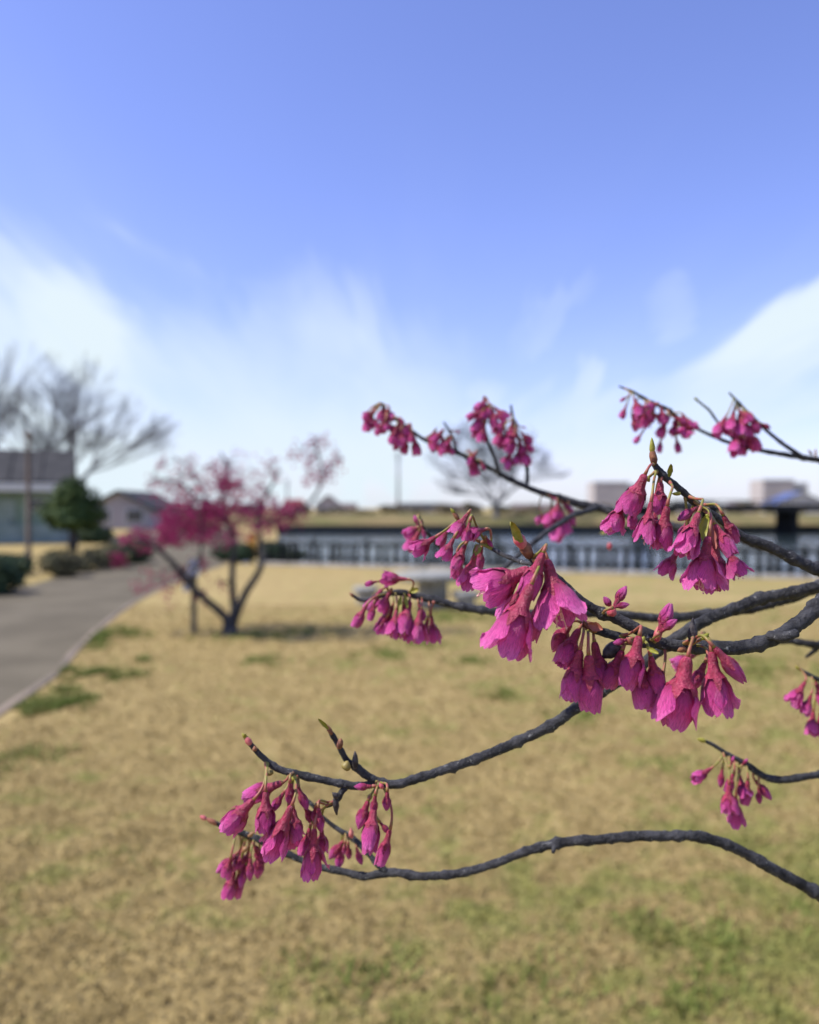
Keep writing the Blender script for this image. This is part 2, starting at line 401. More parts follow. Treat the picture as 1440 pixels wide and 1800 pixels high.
def build_grass():
    rng = np.random.default_rng(5); N = 190000
    # denser near the camera
    Y = 2.1 * (13.5 / 2.1) ** (rng.random(N) ** .9); X = (rng.random(N) * 2 - 1) * (Y * .58 + .3)
    keep = np.array([x > path_x(y) + .12 for x, y in zip(X, Y)]); X, Y = X[keep], Y[keep]; N = len(X)
    def blades(X, Y, hmin, hmax, wid, lean):
        N = len(X); h = (hmin + (hmax - hmin) * rng.random(N)); a = rng.random(N) * 2 * np.pi; b = a + (rng.random(N) - .5) * 2
        ln = lean * (.3 + rng.random(N)); w = wid * (.6 + .8 * rng.random(N)) * (1 + Y / 9)
        v = np.zeros((N, 3, 3))
        v[:, 0] = np.stack([X - np.cos(a) * w, Y - np.sin(a) * w, np.zeros(N)], 1)
        v[:, 1] = np.stack([X + np.cos(a) * w, Y + np.sin(a) * w, np.zeros(N)], 1)
        v[:, 2] = np.stack([X - np.sin(b) * h * ln, Y + np.cos(b) * h * ln, h], 1)
        me = bpy.data.meshes.new('grass'); me.vertices.add(3 * N); me.vertices.foreach_set('co', v.reshape(-1))
        me.loops.add(3 * N); me.loops.foreach_set('vertex_index', np.arange(3 * N, dtype=np.int32))
        me.polygons.add(N); me.polygons.foreach_set('loop_start', np.arange(0, 3 * N, 3, dtype=np.int32))
        me.update(calc_edges=True); return me
    me = blades(X, Y, .009, .024, .0042, 1.7); me.materials.append(M['lawn'])
    tag(link('dry_grass', me), 'short dry straw coloured grass blades covering the lawn', 'grass', kind='stuff')
    # lush green tufts, mostly beside the path
    gx, gy = [], []
    for px, py, rx, ry, n in ((183, 1122, .5, .32, 8200), (210, 1108, .22, .25, 1500), (155, 1135, .25, .2, 1500), (185, 1183, .40, .22, 8200), (125, 1180, .35, .13, 1800), (88, 1240, .3, .22, 6500), (110, 1215, .25, .1, 900), (30, 1330, .3, .2, 700),
                              (255, 1162, .16, .2, 900), (465, 1163, .25, .2, 700), (680, 1150, .35, .35, 1300), (825, 1165, .25, .18, 900), (740, 1130, .3, .3, 900), (790, 1085, .8, .5, 2600), (880, 1225, .25, .18, 600),
                              (1270, 1650, .24, .2, 650), (1120, 1640, .12, .1, 400), (1330, 1180, .6, .5, 2200), (1380, 1170, .5, .4, 1800), (640, 1720, .2, .16, 260), (700, 1790, .18, .14, 380), (560, 1700, .16, .1, 130), (1290, 1720, .18, .14, 260), (1400, 1600, .2, .16, 330),
                              (430, 1118, .6, .35, 1400), (540, 1112, .5, .25, 800), (960, 1700, .2, .14, 200), (860, 1740, .16, .12, 500), (1180, 1770, .16, .08, 500), (1020, 1260, .3, .2, 500), (1180, 1360, .4, .3, 600), (300, 1500, .3, .2, 250)):
        c = G(px, py); r = rng.random(n) ** .75; a = rng.random(n) * 6.283
        x = c.x + np.cos(a) * r * rx * 1.25; y = c.y + np.sin(a) * r * ry * 2.0
        ok = np.array([noise.noise(Vector((u * 5.5, v * 4, 1.7))) + .6 * noise.noise(Vector((u * 17, v * 15, 4))) > -.3 + .6 * q for u, v, q in zip(x, y, r)])
        ok &= np.array([u > path_x(v) + .08 for u, v in zip(x, y)])
        gx.append(x[ok]); gy.append(y[ok])
    me = blades(np.concatenate(gx), np.concatenate(gy), .015, .05, .0042, 1.0)
    me.materials.append(mat('fresh_grass', (.12, .17, .028), .7, 3, (.21, .21, .055), 0, None, .2))
    tag(link('green_grass', me), 'tufts of fresh green grass growing through the dry lawn', 'grass', kind='stuff')
build_grass()

# ------------------------------------------------------------------ plants: generic builders
def leaf_cloud(mb, c, rad, n, size, seed, lump=.35, shell=.55, flat_bottom=False):
    rng = random.Random(seed)
    for _ in range(n):
        d = Vector((rng.gauss(0, 1), rng.gauss(0, 1), rng.gauss(0, 1))).normalized()
        k = (shell + (1 - shell) * rng.random() ** .6) * (1 + lump * noise.noise(d * 2.3 + Vector((seed, 0, 0))) + lump * .5 * noise.noise(d * 5 + Vector((0, seed, 0))))
        p = Vector((d.x * rad[0] * k, d.y * rad[1] * k, d.z * rad[2] * k)) + Vector(c)
        s = size * (.5 + rng.random())
        a = Vector((rng.gauss(0, 1), rng.gauss(0, 1), rng.gauss(0, 1))).normalized(); b = a.cross(d + Vector((.1, .2, .3)))
        if b.length < 1e-3: continue
        b.normalize()
        mb.add([p - a * s, p + b * s * .6, p + a * s, p - b * s * .6], [(0, 1, 2, 3)])

def bare_tree(name, base, height, label, seed, lean=Vector((0, 0, 0)), spread=.62, levels=6, trunk_r=.22, fork=.22, group=None, squash=1.0, kids=3, twig_r=.008):
    rng = random.Random(seed); root = thing(name, base, label, 'tree', group)
    tr, cr = MB(), MB(); B = Vector(base)
    def grow(p, d, L, r, lev):
        n = 4 if lev < 3 else 3; pts = [p.copy()]; q = p.copy(); dd = d.copy()
        for i in range(n):
            dd = (dd + Vector((rng.gauss(0, .09), rng.gauss(0, .09), rng.gauss(.035, .05)))).normalized(); q = q + dd * (L / n); pts.append(q.copy())
        r1 = max(r * .62, twig_r)
        (tr if lev < 2 else cr).tube(pts, [r + (r1 - r) * i / n for i in range(n + 1)], 7 if lev < 2 else (5 if lev < 4 else 3), cap=False)
        if lev >= levels: return
        nk = kids + (1 if rng.random() < .4 else 0)
        for k in range(nk):
            j = n if k < 2 else rng.randint(1, n - 1)
            a = rng.random() * 6.283; ax = Vector((math.cos(a), math.sin(a), 0)); sp = spread * (.55 + .7 * rng.random()) * (1.15 if lev < 1 else (.8 if lev < 3 else .6))
            nd = (dd + (ax - dd * ax.dot(dd)) * sp + lean * (.25 if lev < 3 else .1)).normalized()
            grow(pts[j], nd, L * (.62 + .22 * rng.random()), r1 * (.9 if k == 0 else .7), lev + 1)
    pts = [B, B + Vector((.03, 0, height * fork * .5)), B + Vector((0, .03, height * fork))]
    tr.tube(pts, [trunk_r * 1.25, trunk_r, trunk_r * .9], 10, cap=False)
    nk = 6
    for k in range(nk):
        a = 6.283 * k / nk + rng.random() * .5; sp = spread * (.5 + .9 * rng.random())
        d = (Vector((math.cos(a) * sp, math.sin(a) * sp, 1)) + lean).normalized()
        grow(pts[2] - Vector((0, 0, .05)), d, height * .27 * (.85 + .3 * rng.random()), trunk_r * .55, 1)
    tr.build('trunk', M['baregrey'], root, root=base); c = cr.build('crown', M['baregrey'], root, root=base, smooth=False); c['kind'] = 'stuff'
    return root

# ------------------------------------------------------------------ left side: rest house, trees, hedges, pole
def rest_house():
    D = 37.0; x1 = (150 - 720) / FPX * D; x0 = x1 - 12; zr = CAM_Z + (HOR - 785) / FPX * D; ze = CAM_Z + (HOR - 846) / FPX * D
    root = thing('rest_house', (x1 - .5, D, 0), 'low park rest house with slate gable roof and pale green walls beside lamp pole', 'building')
    root.rotation_euler.z = R(21); rt = root.location.copy(); w = MB()
    w.box(((x0 + x1 - .8) / 2 - .2, D + 3, ze / 2), (x1 - x0 - 1.4, 4.6, ze)); w.build('wall', M['wallgreen'], root, False, rt)
    w = MB(); w.box((x1 - 2.0, D + .55, .42), (3.4, .2, .85)); w.build('low_wall', M['wallblue'], root, False, rt)
    r = MB(); e = .12
    r.add([(x0, D, ze), (x1 - .5, D, ze), (x1 - .5, D + 3, zr), (x0, D + 3, zr), (x1 - .5, D + 6, ze), (x0, D + 6, ze),
           (x0, D, ze - e), (x1 - .5, D, ze - e), (x1 - .5, D + 3, zr - e), (x0, D + 3, zr - e), (x1 - .5, D + 6, ze - e), (x0, D + 6, ze - e)],
          [(0, 1, 2, 3), (3, 2, 4, 5), (7, 6, 9, 8), (8, 9, 11, 10), (0, 6, 7, 1), (1, 7, 8, 2), (2, 8, 10, 4), (5, 4, 10, 11), (0, 3, 9, 6), (3, 5, 11, 9)])
    ro = r.build('roof', M['roof'], root, False, rt)
    w = MB()
    for i in range(9):                                     # battens of the metal roof
        x = x0 + 1 + i * 1.3
        if x < x1 - .6: w.tube([Vector((x, D, ze + .03)), Vector((x, D + 3, zr + .03))], [.03, .03], 6)
    w.build('roof_ribs', M['roof'], ro, False, rt)
    w = MB(); w.box(((x0 + x1 - .5) / 2, D - .06, ze - .28), (x1 - x0 - .6, .1, .38)); w.build('fascia', M['trim'], root, False, rt)
    for px, ww in ((-60, 1.2), (25, 1.15)):
        x = (px - 720) / FPX * (D + .7); w = MB(); w.box((x, D + .66, 1.0), (ww, .07, 2.0)); d = w.build('door', M['wallblue'], root, False, rt)
        w = MB(); w.box((x + ww * .38, D + .60, 1.0), (.04, .06, .2)); w.build('handle', M['dark'], d, False, rt)
    for px in (5, 62):
        x = (px - 720) / FPX * (D + .5); w = MB(); w.box((x, D + .2, ze / 2 - .1), (.14, .14, ze - .2)); w.build('post', M['wallgreen'], root, False, rt)
    for px in (-20, 85):
        x = (px - 720) / FPX * (D + .7); w = MB(); w.box((x, D + .655, 1.75), (1.0, .06, .55)); f = w.build('window', M['trim'], root, False, rt)
        w = MB(); w.box((x, D + .62, 1.75), (.86, .03, .42)); w.build('pane', M['glass'], f, False, rt)
rest_house()

def gable_house(name, px, D, wpx, top, eave, label, roofm, wallm, depth=7, ridge='x', base=0.0, group=None, windows=2):
    x = (px - 720) / FPX * D; w = wpx / FPX * D; zr = CAM_Z + (HOR - top) / FPX * D; ze = CAM_Z + (HOR - eave) / FPX * D
    root = thing(name, (x, D, base), label, 'house', group); rt = root.location
    b = MB(); hw = w / 2 - .3; b.box((x, D + depth / 2, (ze + base) / 2), (hw * 2, depth - .8, ze - base))
    if ridge == 'y': b.add([(x - hw, D + .4, ze), (x + hw, D + .4, ze), (x, D + .4, zr - .15), (x - hw, D + depth - .4, ze), (x + hw, D + depth - .4, ze), (x, D + depth - .4, zr - .15)], [(0, 1, 2), (4, 3, 5)])
    b.build('wall', wallm, root, False, rt)
    r = MB(); t = .18
    if ridge == 'y': sec = [(-w / 2, ze - .1), (0, zr), (w / 2, ze - .1)]; f = lambda u, s: (x + u, D + s * depth)
    else: sec = [(0, ze - .1), (depth / 2, zr), (depth, ze - .1)]; f = lambda u, s: (x - w / 2 + s * w, D + u)
    vs = []
    for s in (0, 1):
        for u, z in sec: vs.append((*f(u, s), z))
        for u, z in sec: vs.append((*f(u, s), z - t))
    r.add(vs, [(0, 1, 7, 6), (1, 2, 8, 7), (3, 9, 10, 4), (4, 10, 11, 5), (0, 3, 4, 1), (1, 4, 5, 2), (6, 7, 10, 9), (7, 8, 11, 10), (0, 6, 9, 3), (2, 5, 11, 8)])
    r.build('roof', roofm, root, False, rt)
    for i in range(windows):
        wx = x - hw + (i + .5) * 2 * hw / windows; m = MB(); m.box((wx, D + .38, ze * .62), (1.4, .12, 1.1)); fr = m.build('window', M['trim'], root, False, rt)
        m = MB(); m.box((wx, D + .33, ze * .62), (1.2, .06, .9)); m.build('pane', M['glass'], fr, False, rt)
    return root
gable_house('dark_roof_house', 205, 62, 130, 861, 892, 'house with broad dark grey gable roof behind the round evergreen tree', M['roof'], M['block'], 9, 'y')

def evergreen():
    b = G(128, 966); root = thing('evergreen_tree', b, 'round dark green evergreen tree standing in front of rest house', 'tree')
    t = MB(); t.tube([b, b + Vector((.02, 0, .5)), b + Vector((0, .02, 1.1)), b + Vector((0, 0, 2.2))], [.19, .16, .15, .06], 9); t.build('trunk', M['bark2'], root, root=b)
    c = MB(); cz = b + Vector((.03, 0, 1.65))
    for i, (dx, dy, dz, rx, rz, n) in enumerate(((0, 0, .0, 1.0, .85, 2600), (-.45, -.1, -.25, .75, .6, 1400), (.45, .1, -.3, .75, .62, 1500), (.05, -.2, .55, .65, .6, 1300), (.1, -.5, -.45, .7, .5, 1200))):
        leaf_cloud(c, cz + Vector((dx, dy, dz)), (rx, rx, rz), n, .075, 30 + i, .4, .35)
    o = c.build('crown', M['evergreen'], root, False, b); o['kind'] = 'stuff'
evergreen()

bare_tree('bare_tree', (-19.0, 45, 0), 8.8, 'tall leafless grey tree with fanned crown rising behind round evergreen', 4, Vector((.2, 0, .1)), .78, 6, .2, .24, kids=3, twig_r=.010)
bare_tree('bare_tree', (-22.6, 43, 0), 8.6, 'smaller leafless grey tree rising behind the slate roof of rest house', 9, Vector((.06, 0, .1)), .45, 5, .12, .34, kids=3)
bare_tree('bare_tree', (P(872, 900, 79).x, 79, .4), 10.2, 'wide leafless tree standing alone on the far pond bank', 17, Vector((0, 0, -.12)), 1.25, 6, .26, .16, kids=3, twig_r=.016)

def lamp_pole():
    b = G(50, 1006); root = thing('lamp_pole', b, 'tall slim brown lamp pole standing in dry grass by dark hedge', 'lamp post')
    m = MB(); m.lathe([(0, .085), (.5, .08), (.52, .062), (3.3, .05), (3.35, .045)], 12, Matrix.Translation(b)); m.build('pole', M['wood'], root, root=b)
    m = MB(); m.lathe([(0, .13), (.04, .13), (.06, .09), (.1, .09)], 12, Matrix.Translation(b)); m.build('base_plate', M['wood'], root, root=b)
    t = b + Vector((0, 0, 3.33)); m = MB(); m.lathe([(0, .05), (.02, .085), (.1, .10), (.15, .06), (.18, .01)], 12, Matrix.Translation(t)); m.build('lamp_head', M['wood'], root, root=b)
lamp_pole()

def shrub(px, py, w, h, label, m, n, seed, name='hedge_shrub', group=None, size=.05):
    b = G(px, py); root = thing(name, b, label, 'shrub', group)
    t = MB(); rng = random.Random(seed)
    for k in range(5):
        e = b + Vector((rng.uniform(-.35, .35) * w, rng.uniform(-.3, .3) * w, h * .8)); t.tube([b + Vector((rng.uniform(-.1, .1), 0, 0)), (b + e) / 2 + Vector((0, 0, .05)), e], [.016, .012, .005], 5)
    t.build('stem', M['bark2'], root, root=b)
    c = MB(); leaf_cloud(c, b + Vector((0, 0, h * .55)), (w / 2, w / 2, h * .5), n, size, seed, .3, .5)
    leaf_cloud(c, b + Vector((w * .1, 0, h * .35)), (w * .45, w * .4, h * .4), n // 2, size, seed + 1, .3, .4)
    o = c.build('foliage', m, root, False, b); o['kind'] = 'stuff'
shrub(-25, 1044, 1.25, .68, 'big dense dark green clipped shrub at path edge by lamp pole', M['hedge'], 2600, 41)
shrub(10, 1012, 1.2, .5, 'low dark green shrub in dry grass behind the lamp pole foot', M['hedge'], 1400, 42)
shrub(106, 1014, 1.0, .62, 'brownish shrub at path edge between lamp pole and evergreen', M['hedgebrown'], 1100, 43)
shrub(146, 1004, 1.1, .5, 'pale sparse low shrub next to brownish shrub by the path', M['hedgebrown'], 500, 47)
shrub(188, 998, 1.2, .58, 'dark brown green shrub at path edge past the evergreen', M['hedgebrown'], 1200, 44)
shrub(228, 990, 1.3, .62, 'dark green shrub at the end of the path hedge row', M['hedge'], 1500, 45)
shrub(165, 955, 1.7, .8, 'dark shrub in front of the dark roofed house', M['hedge'], 900, 48, size=.08)
shrub(228, 925, 2.6, 1.5, 'yellowish green bush below the eaves of dark roofed house', M['evergreen'], 900, 49, size=.12)
for i, (px, py, w, h) in enumerate(((398, 986, .9, .5), (424, 990, .7, .55), (478, 987, 1.1, .55), (512, 987, .8, .35))):
    shrub(px, py, w, h, ['dark green shrub at pond corner behind blossoming trunk fork', 'dark green shrub left of the orange board', 'dark green shrub right of the orange board', 'low dark shrub at waterline past the orange board'][i], M['hedge'], 1300, 60 + i, 'waterside_shrub')

# ------------------------------------------------------------------ sign post, orange board, stones
def sign_post():
    b = G(341, 1114); root = thing('sign_post', b, 'small tilted plant label plate on weathered wooden post beside blossoming tree', 'sign')
    m = MB(); m.bevbox(b + Vector((0, 0, .44)), (.075, .075, .88), .008, .2, .003); m.build('post', M['oldwood'], root, root=b)
    t = Matrix.Rotation(R(-28), 3, 'X')
    m = MB(); m.box(b + Vector((.005, -.03, .84)), (.14, .012, .24), 0, t); m.build('plate', M['plate'], root, False, b)
    m = MB(); m.box(b + Vector((-.085, -.03, .60)), (.08, .012, .12), 0, t); m.build('tag', M['plate'], root, False, b)
sign_post()
def orange_board():
    b = G(444, 989); root = thing('orange_board', b, 'narrow orange warning board on a post at the pond edge', 'sign')
    m = MB(); m.tube([b, b + Vector((0, 0, .9))], [.03, .03], 8); m.build('post', M['wood'], root, root=b)
    m = MB(); m.bevbox(b + Vector((0, -.045, .50)), (.26, .03, .72), .008); m.build('board', M['orange'], root, root=b)
orange_board()
def rock(px, py, r, label, m, name='rock', group=None, squash=.6, seed=0):
    b = G(px, py); bm = bmesh.new(); bmesh.ops.create_icosphere(bm, subdivisions=3, radius=1)
    for v in bm.verts:
        k = 1 + .22 * noise.noise(v.co * 1.3 + Vector((seed, 0, 0))) + .07 * noise.noise(v.co * 4)
        v.co = Vector((v.co.x * r * k, v.co.y * r * k * .9, max(-.12 * r, v.co.z * r * squash * k)))
    me = bpy.data.meshes.new(name); bm.to_mesh(me); bm.free(); me.materials.append(m)
    for p in me.polygons: p.use_smooth = True
    o = link(name, me); o.location = b; tag(o, label, 'rock', group)
rock(432, 991, .13, 'white stone lying on grass left of the orange board', M['rock'], seed=3)

def slab(mb, c, rx, ry, h, seed, n=28, rz=0.0):
    """irregular rounded stone slab"""
    prof = [(-.5, .86), (-.42, .97), (-.1, 1.0), (.3, .99), (.44, .95), (.5, .84)]; vs = []
    for z, k in prof:
        for i in range(n):
            a = 2 * math.pi * i / n; q = 1 + .09 * noise.noise(Vector((math.cos(a) * 1.6, math.sin(a) * 1.6, seed))) + .03 * noise.noise(Vector((math.cos(a) * 5, math.sin(a) * 5, seed + z)))
            vs.append(Vector((math.cos(a + rz) * rx * k * q, math.sin(a + rz) * ry * k * q, z * h + .01 * noise.noise(Vector((math.cos(a) * 3, math.sin(a) * 3, seed))))) + Vector(c))
    m = len(prof); mb.add(vs, [(i * n + k, i * n + (k + 1) % n, (i + 1) * n + (k + 1) % n, (i + 1) * n + k) for i in range(m - 1) for k in range(n)] + [tuple(range(n - 1, -1, -1)), tuple((m - 1) * n + k for k in range(n))])
def stone_table():
    b = G(760, 1068); root = thing('stone_table', b, 'low grey stone slab table standing on the lawn', 'table')
    m = MB(); slab(m, b + Vector((-.02, 0, .50)), .62, .5, .13, 2.0); m.build('tabletop', M['stone'], root, root=b)
    m = MB(); slab(m, b + Vector((0, 0, .21)), .25, .22, .46, 5.0); m.build('pedestal', M['stone'], root, root=b)
    for i, (px, py, lab) in enumerate(((643, 1062, 'flat grey stone stool on the blossom tree side of stone table'), (818, 1072, 'flat grey stone stool close beside the stone table on the open lawn side'))):
        p = G(px, py); r2 = thing('stone_stool', p, lab, 'stool')
        m = MB(); slab(m, p + Vector((0, 0, .24)), .22, .19, .10, 8.0 + i); m.build('seat', M['stone'], r2, root=p)
        m = MB(); slab(m, p + Vector((0, 0, .09)), .15, .13, .22, 11.0 + i); m.build('foot', M['stone'], r2, root=p)
stone_table()

# ------------------------------------------------------------------ pond fence
def fence(a, b, label):
    a, b = Vector((*a, 0)), Vector((*b, 0)); d = (b - a).normalized(); L = (b - a).length; off = Vector((d.y, -d.x, 0)) * .14
    root = thing('pond_fence', a, label, 'fence', None); ang = math.atan2(d.y, d.x)
    rg = random.Random(int(a.x * 10)); pm = MB(); pm.lathe([(0, .075), (.70, .068), (.76, .05), (.77, .02)], 9); post = pm.mesh('post', M['fence'])
    picks = []
    for h in (.58, .64, .70): km = MB(); km.lathe([(0, .066), (h - .04, .058), (h, .03), (h + .01, .01)], 8); picks.append(km.mesh('stake', M['fence']))
    for z, h in ((.62, .06), (.22, .05)):
        m = MB(); c = (a + b) / 2 + off; m.tube([a + off + Vector((0, 0, z)), b + off + Vector((0, 0, z))], [h * .7, h * .7], 8); m.build('rail', M['fence'], root, True, a)
    s = .05; i = 0
    while s < L:
        o = link('post' if i % 7 == 0 else 'stake', post if i % 7 == 0 else rg.choice(picks), root); o.location = d * s + off; o.rotation_euler = (rg.gauss(0, .03), rg.gauss(0, .03), rg.random() * 6); s += rg.uniform(.17, .33); i += 1
fence(POND[0], POND[1], 'dark wooden stake fence along the near shore of the pond')
fence(POND[1], (17.5, 15.3), 'dark wooden stake fence continuing past the bend in the shore')

# ------------------------------------------------------------------ far bank: houses, blocks, bridge, poles, trees
def block(name, px0, px1, D, top, label, wallm, sidem, depth, split=None):
    x0, x1 = (px0 - 720) / FPX * D, (px1 - 720) / FPX * D; z = CAM_Z + (HOR - top) / FPX * D
    root = thing(name, ((x0 + x1) / 2, D, 0), label, 'building'); rt = root.location
    xs = x0 + (x1 - x0) * (split or .7); m = MB(); m.box(((x0 + xs) / 2, D + depth / 2, z / 2), (xs - x0, depth, z)); m.build('wall', wallm, root, False, rt)
    m = MB(); m.box(((xs + x1) / 2 + .1, D + depth / 2 + 1.5, z / 2 - .4), (x1 - xs, depth - 1, z - .8)); m.build('pale_side', sidem, root, False, rt)  # right-hand side strip in the paler wall colour
    m = MB(); m.box(((x0 + xs) / 2, D + depth / 2, z + .35), (xs - x0 + .5, depth + .5, .7)); m.build('roof', sidem, root, False, rt)
    nfl = int(z / 3.2)
    for f in range(nfl):
        m = MB(); m.box(((xs + x1) / 2, D + .95, 2 + f * 3.1), ((x1 - xs) * .6, .14, 1.3)); w = m.build('window', M['glass'], root, False, rt)
block('apartment_block', 1045, 1132, 400, 849, 'beige windowless end of a flat roofed block beyond the far bank', M['block'], M['blockpale'], 16)
block('apartment_block', 1342, 1424, 400, 845, 'grey beige flat roofed block standing behind the blue roofed house', M['block'], M['blockpale'], 16, .66)
gable_house('far_house', 1412, 210, 92, 864, 884, 'house with dark blue gable roof in front of the grey beige block', M['blueroof'], M['blockpale'], 10, 'y', windows=3)
gable_house('far_house', 575, 200, 46, 870, 888, 'steep brown gabled house above the reeds near the blossoming tree', M['brownroof'], M['block'], 9, 'y')
gable_house('far_house', 513, 220, 34, 877, 889, 'pale small house left of the steep brown gabled house', M['redroof'], M['trim'], 8, 'x')
gable_house('far_house', 606, 215, 40, 884, 891, 'low pale house with brown roof right of the steep gabled house', M['brownroof'], M['cream'], 8, 'x', windows=2)
gable_house('far_house', 740, 230, 90, 884, 892, 'long low house with grey roof across the pond behind bare tree', M['roof'], M['cream'], 8, 'x', windows=4)
gable_house('far_house', 815, 240, 60, 886, 892, 'low brown roofed house hidden behind the wide bare tree', M['brownroof'], M['block'], 8, 'x')
gable_house('far_house', 945, 235, 85, 885, 892, 'long brown roofed house between bare tree and beige block', M['brownroof'], M['cream'], 8, 'x', windows=3)
gable_house('far_house', 1230, 220, 70, 879, 889, 'house with low grey brown roof rising just above the bridge', M['roof'], M['block'], 9, 'x')
gable_house('far_house', 1305, 230, 60, 882, 891, 'brown roofed house above the bridge left of the blue roof', M['brownroof'], M['cream'], 9, 'y')
gable_house('far_house', 430, 215, 60, 884, 892, 'grey roofed house across the pond behind blossoming crown', M['roof'], M['block'], 8, 'x')

def far_tree(px, D, h, w, label, seed, m, bare=False):
    b = Vector(((px - 720) / FPX * D, D, .3)); root = thing('far_tree', b, label, 'tree', 'trees along the far bank')
    t = MB(); t.tube([b, b + Vector((0, 0, h * .5)), b + Vector((.1, 0, h * .8))], [.16, .12, .05], 6); t.build('trunk', M['bark2'], root, root=b)
    c = MB(); rng = random.Random(seed)
    for k in range(4): leaf_cloud(c, b + Vector((rng.uniform(-.3, .3) * w, rng.uniform(-.2, .2) * w, h * (.5 + .12 * k))), (w * .36, w * .36, h * .26), 260, .22, seed * 7 + k, .4, .3)
    o = c.build('crown', m, root, False, b); o['kind'] = 'stuff'
rng = random.Random(77)
for i in range(24):
    px = 300 + i * 48 + rng.uniform(-9, 9); D = rng.uniform(98, 150); h = rng.uniform(.9, 1.9) * (1.15 if i % 5 == 0 else 1)
    far_tree(px, D, h, rng.uniform(2.2, 4.6), 'small rounded brownish green tree in the row along the far bank', 100 + i, M['farleaf'])

def bridge():
    D = 70.0; x0, x1 = (1110 - 720) / FPX * D, 62.0; zc = CAM_Z + (HOR - 893) / FPX * D
    root = thing('road_bridge', (x0, D, -.7), 'dark low girder bridge on piers crossing the far side of pond', 'bridge'); rt = root.location
    m = MB(); m.box(((x0 + x1) / 2, D + 2.2, zc), (x1 - x0, 4.4, .6)); m.build('deck', M['bridge'], root, False, rt)
    for y in (D + .02, D + 4.38):
        m = MB(); m.box(((x0 + x1) / 2, y, zc + .62), (x1 - x0, .06, .08)); m.build('handrail', M['bridge'], root, False, rt)
    for px in (1138, 1262, 1404, 1545):
        x = (px - 720) / FPX * D; m = MB(); m.box((x, D + 2.2, (zc - .29 - 1.6) / 2), (.5, 3.4, zc - .29 + 1.6)); m.build('pier', M['bridge'], root, False, rt)
    pm = MB(); pm.box((0, 0, 0), (.06, .06, .62)); post = pm.mesh('rail_post', M['bridge'], False)
    x = x0 + .1
    while x < 48:
        o = link('rail_post', post, root); o.location = Vector((x, D + .02, zc + .31)) - Vector(rt) + Vector((0, 0, .02)); x += 1.5
bridge()
def pole(px, top, D, label):
    b = Vector(((px - 720) / FPX * D, D, 0)); h = CAM_Z + (HOR - top) / FPX * D; root = thing('utility_pole', b, label, 'pole')
    m = MB(); m.lathe([(0, .30), (h, .2)], 10, Matrix.Translation(b)); m.build('post', M['polegrey'], root, root=b)
    m = MB(); m.box(b + Vector((0, -.25, h - .7)), (1.8, .12, .12)); m.box(b + Vector((0, -.25, h - 1.6)), (1.5, .12, .12)); m.build('crossarm', M['polegrey'], root, False, b)
pole(700, 792, 160, 'grey concrete utility pole across the pond beside the wide bare tree')
pole(505, 842, 200, 'thin grey utility pole behind the blossoming tree across pond')

